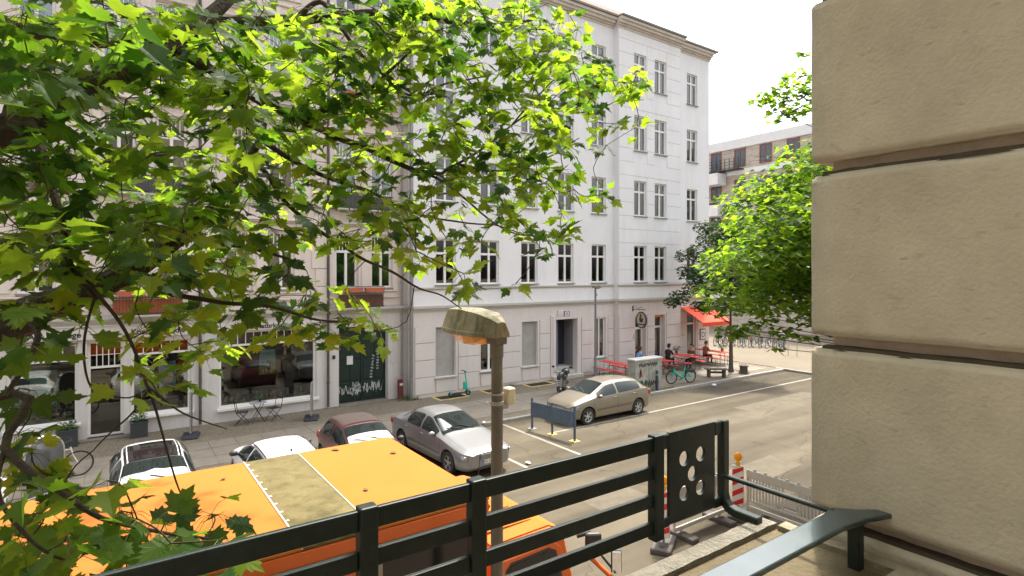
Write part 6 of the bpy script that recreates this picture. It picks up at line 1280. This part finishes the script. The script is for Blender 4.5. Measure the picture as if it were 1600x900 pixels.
# twigs: each group of near leaves hangs from a twig that springs from the closest bough
tw = MB(); AN = np.array([tuple(a) for a in anchors])
M_pet = mat('petiole', (.12, .13, .04), .7, .2, 20)
gc = [np.array(tuple(g_[0])) for g_ in groups]; dist0 = [float(np.min(np.linalg.norm(AN - c, axis=1))) for c in gc]
NODES = np.zeros((len(AN) + len(gc), 3)); NODES[:len(AN)] = AN; nn = len(AN)
for g in sorted(range(len(groups)), key=lambda g: dist0[g]):
    c = gc[g]; k = int(np.argmin(np.linalg.norm(NODES[:nn] - c, axis=1))); A = Vector(NODES[k]); C = Vector(c); L = (C - A).length; NODES[nn] = c; nn += 1
    mid = A.lerp(C, .5) + Vector((rng.gauss(0, .1), rng.gauss(0, .1), rng.gauss(.03, .08))) * min(1, L)
    P = smooth_path([A, mid, C], 3); tw.tube(P, [.0030 + .0018 * min(L, 1) * (1 - i / 6) for i in range(len(P))], 4, cap=False)
    for j in groups[g][1]:
        b = leaves[j][0]; tw.tube([C, C.lerp(b, .5) + Vector((0, 0, .015)), b], [.0016, .0013, .0011], 3, 1, cap=False)
o = put('twigs', tw.mesh('twigs', [M_twig, M_pet], fix=False), nt); o['kind'] = 'stuff'
# the 300 leaves that show largest are parts of their own, the rest one mass
def shown(l):
    p = l[0]; t = p.x * math.sin(YAW) + p.y * math.cos(YAW); return l[3] / max(t, .2) if t > .3 else 0
order = sorted(range(vis), key=lambda i: -shown(leaves[i])); big = set(order[:300]); LMESH = {}
for i in order[:300]:
    p, d, n, s, T, mi = leaves[i]; ti = next(k for k in range(4) if T_LEAF[k] is T)
    if (ti, mi) not in LMESH:
        me = bpy.data.meshes.new('leaf'); me.from_pydata(T[0].tolist(), [], T[1]); me.materials.append(LM[mi]); LMESH[(ti, mi)] = me
    o = put('leaf', LMESH[(ti, mi)], nt, p); F_ = leaf_frame(d, n); o.rotation_mode = 'QUATERNION'; o.rotation_quaternion = Matrix(F_.T.tolist()).to_quaternion(); o.scale = (s, s, s)
o = cloud('foliage', [leaves[i] for i in range(len(leaves)) if i not in big], nt, LM); o['kind'] = 'stuff'

# ---------------- second maple, its trunk hidden behind the pier
def crown_tree(name, label, base, trunk_h, r0, clumps, per, lsize, mats, bark, seed, flat=.45, tsm=T_SMALL, matw=(.45, .85)):
    t = thing(name, label, 'tree', base); rg = random.Random(seed); B0 = Vector((0, 0, 0)); top = Vector((rg.uniform(-.1, .1), rg.uniform(-.1, .1), trunk_h))
    P = smooth_path([B0, Vector((.03, .02, trunk_h * .5)), top, Vector((.1, 0, max(c[0].z for c in clumps) - .6))]); n = len(P)
    MB().tube(P, [r0 * (1 - .8 * i / (n - 1)) + (r0 * .35 if i == 0 else 0) for i in range(n)], 12).build('trunk', bark, t, smooth=True)
    its = []; lb_ = MB()
    for c, rad in clumps:
        st = Vector((0, 0, min(max(trunk_h * .85, c.z - .55 * math.hypot(c.x, c.y)), P[-1].z))); lb_.tube(smooth_path([st, st.lerp(c, .5) + Vector((0, 0, .15)), c], 3), [.02 + .012 * rad, .016 + .008 * rad, .014 + .006 * rad, .012, .010, .008, .006][:7], 5, cap=False)
        for k in range(6):
            e = c + Vector((rg.gauss(0, .5), rg.gauss(0, .5), rg.gauss(0, .25))) * rad; lb_.tube([c, e], [.008, .003], 4, cap=False)
        for k in range(int(per * rad * rad)):
            v = Vector((rg.gauss(0, 1), rg.gauss(0, 1), rg.gauss(0, 1))).normalized() * rad * rg.random() ** .33; v.z *= flat; p = c + v
            a = math.atan2(v.y, v.x) + rg.gauss(0, .8); d = Vector((math.cos(a), math.sin(a), rg.uniform(-.9, .05))); u = rg.random()
            its.append((p, d, Vector((rg.gauss(0, .4), rg.gauss(0, .4), 1)), lsize * rg.uniform(.7, 1.25), tsm, 0 if u < matw[0] else (1 if u < matw[1] else 2)))
    o = put('limbs', lb_.mesh('limbs', bark, fix=False), t); o = cloud('crown', its, t, mats); o['kind'] = 'stuff'; return t
rg = random.Random(5); base = Vector((15.2, 3.4, 0)); cl = []
def ok(p): return True
for _ in range(1500):
    v = Vector((rg.uniform(-1, 1), rg.uniform(-1, 1), rg.uniform(-1, 1)))
    if not .35 < v.length < 1: continue
    c = Vector((-.7 + v.x * 4.3, 1.5 + v.y * 4.2, 6.0 + v.z * 2.6))
    if any((c - q).length < .7 for q, _r in cl): continue
    w = c + base; t = w.x * math.sin(YAW) + w.y * math.cos(YAW); l = w.x * math.cos(YAW) - w.y * math.sin(YAW); X, Y = 800 + FPX * l / t, HY - FPX * (w.z - CAMZ) / t
    if X < 1128 + max(0, (330 - Y)) * .75 and Y < 480: continue
    if X < 1128 or Y > 500 or (Y > 470 and X < 1180): continue
    if 1200 < X < 1290 and Y > 470: continue
    cl.append((c, rg.uniform(.6, 1.0)))
for x, y, t, r in [(1196, 155, 12.2, .32), (1216, 150, 12.2, .35), (1238, 140, 12.2, .42), (1225, 180, 12.2, .38), (1252, 120, 12.2, .35), (1258, 85, 12.3, .2), (1255, 165, 12.2, .5), (1190, 505, 12, .3), (1225, 520, 11.5, .3), (1258, 505, 11.5, .3), (1216, 545, 11.5, .16), (1260, 530, 11.3, .2), (1140, 520, 12.8, .35), (1165, 515, 12.8, .35), (1120, 455, 13.3, .55), (1112, 410, 13.4, .4), (1128, 480, 13, .5)]: cl.append((at(x, y, t) - base, r))
crown_tree('maple_tree', 'bright green maple rising behind the plaster pier', base, 3.6, .2, cl, 330, .15, LM, M_bark, 4, .5, matw=(.5, .88))
# ---------------- small darker street tree by the café
LD = [leaf_mat('lime_leaf_dark', (.022, .06, .02), (.05, .14, .02), .35), leaf_mat('lime_leaf_mid', (.03, .08, .025), (.07, .18, .02), .35)]
rg = random.Random(8); cl = []
for x, y, r in [(1062, 465, .5), (1085, 450, .6), (1050, 472, .35), (1075, 425, .55), (1100, 430, .6), (1090, 395, .55), (1108, 375, .6), (1098, 355, .4), (1065, 400, .35), (1105, 480, .5), (1120, 440, .8), (1125, 400, .8), (1130, 360, .8), (1150, 380, 1.), (1160, 430, 1.), (1180, 400, 1.), (1190, 450, .9), (1150, 470, .7), (1090, 478, .35), (1170, 350, .8), (1145, 330, .6), (1200, 380, .8)]:
    cl.append((at(x, y, 31.2 + rg.uniform(-1.2, 1.2)) - Vector((27.85, 18.6, 0)), r * 1.2))
crown_tree('street_tree', 'small dark green street tree between wooden benches in front of the café', Vector((27.85, 18.6, 0)), 3.1, .13, cl, 700, .15, LD, mat('lime_bark', (.09, .075, .06), .9, .3, 9, .4, 40), 6, .75, matw=(.6, 1.0))
MB_ = MB().lathe([(0, .012), (.9, .012), (1.0, .004)], (27.85, 18.6, 0), n=24); tag(MB_.build('tree_pit', mat('bare_soil', (.12, .09, .06), .95, .3, 6, .5, 50)), kind='structure')
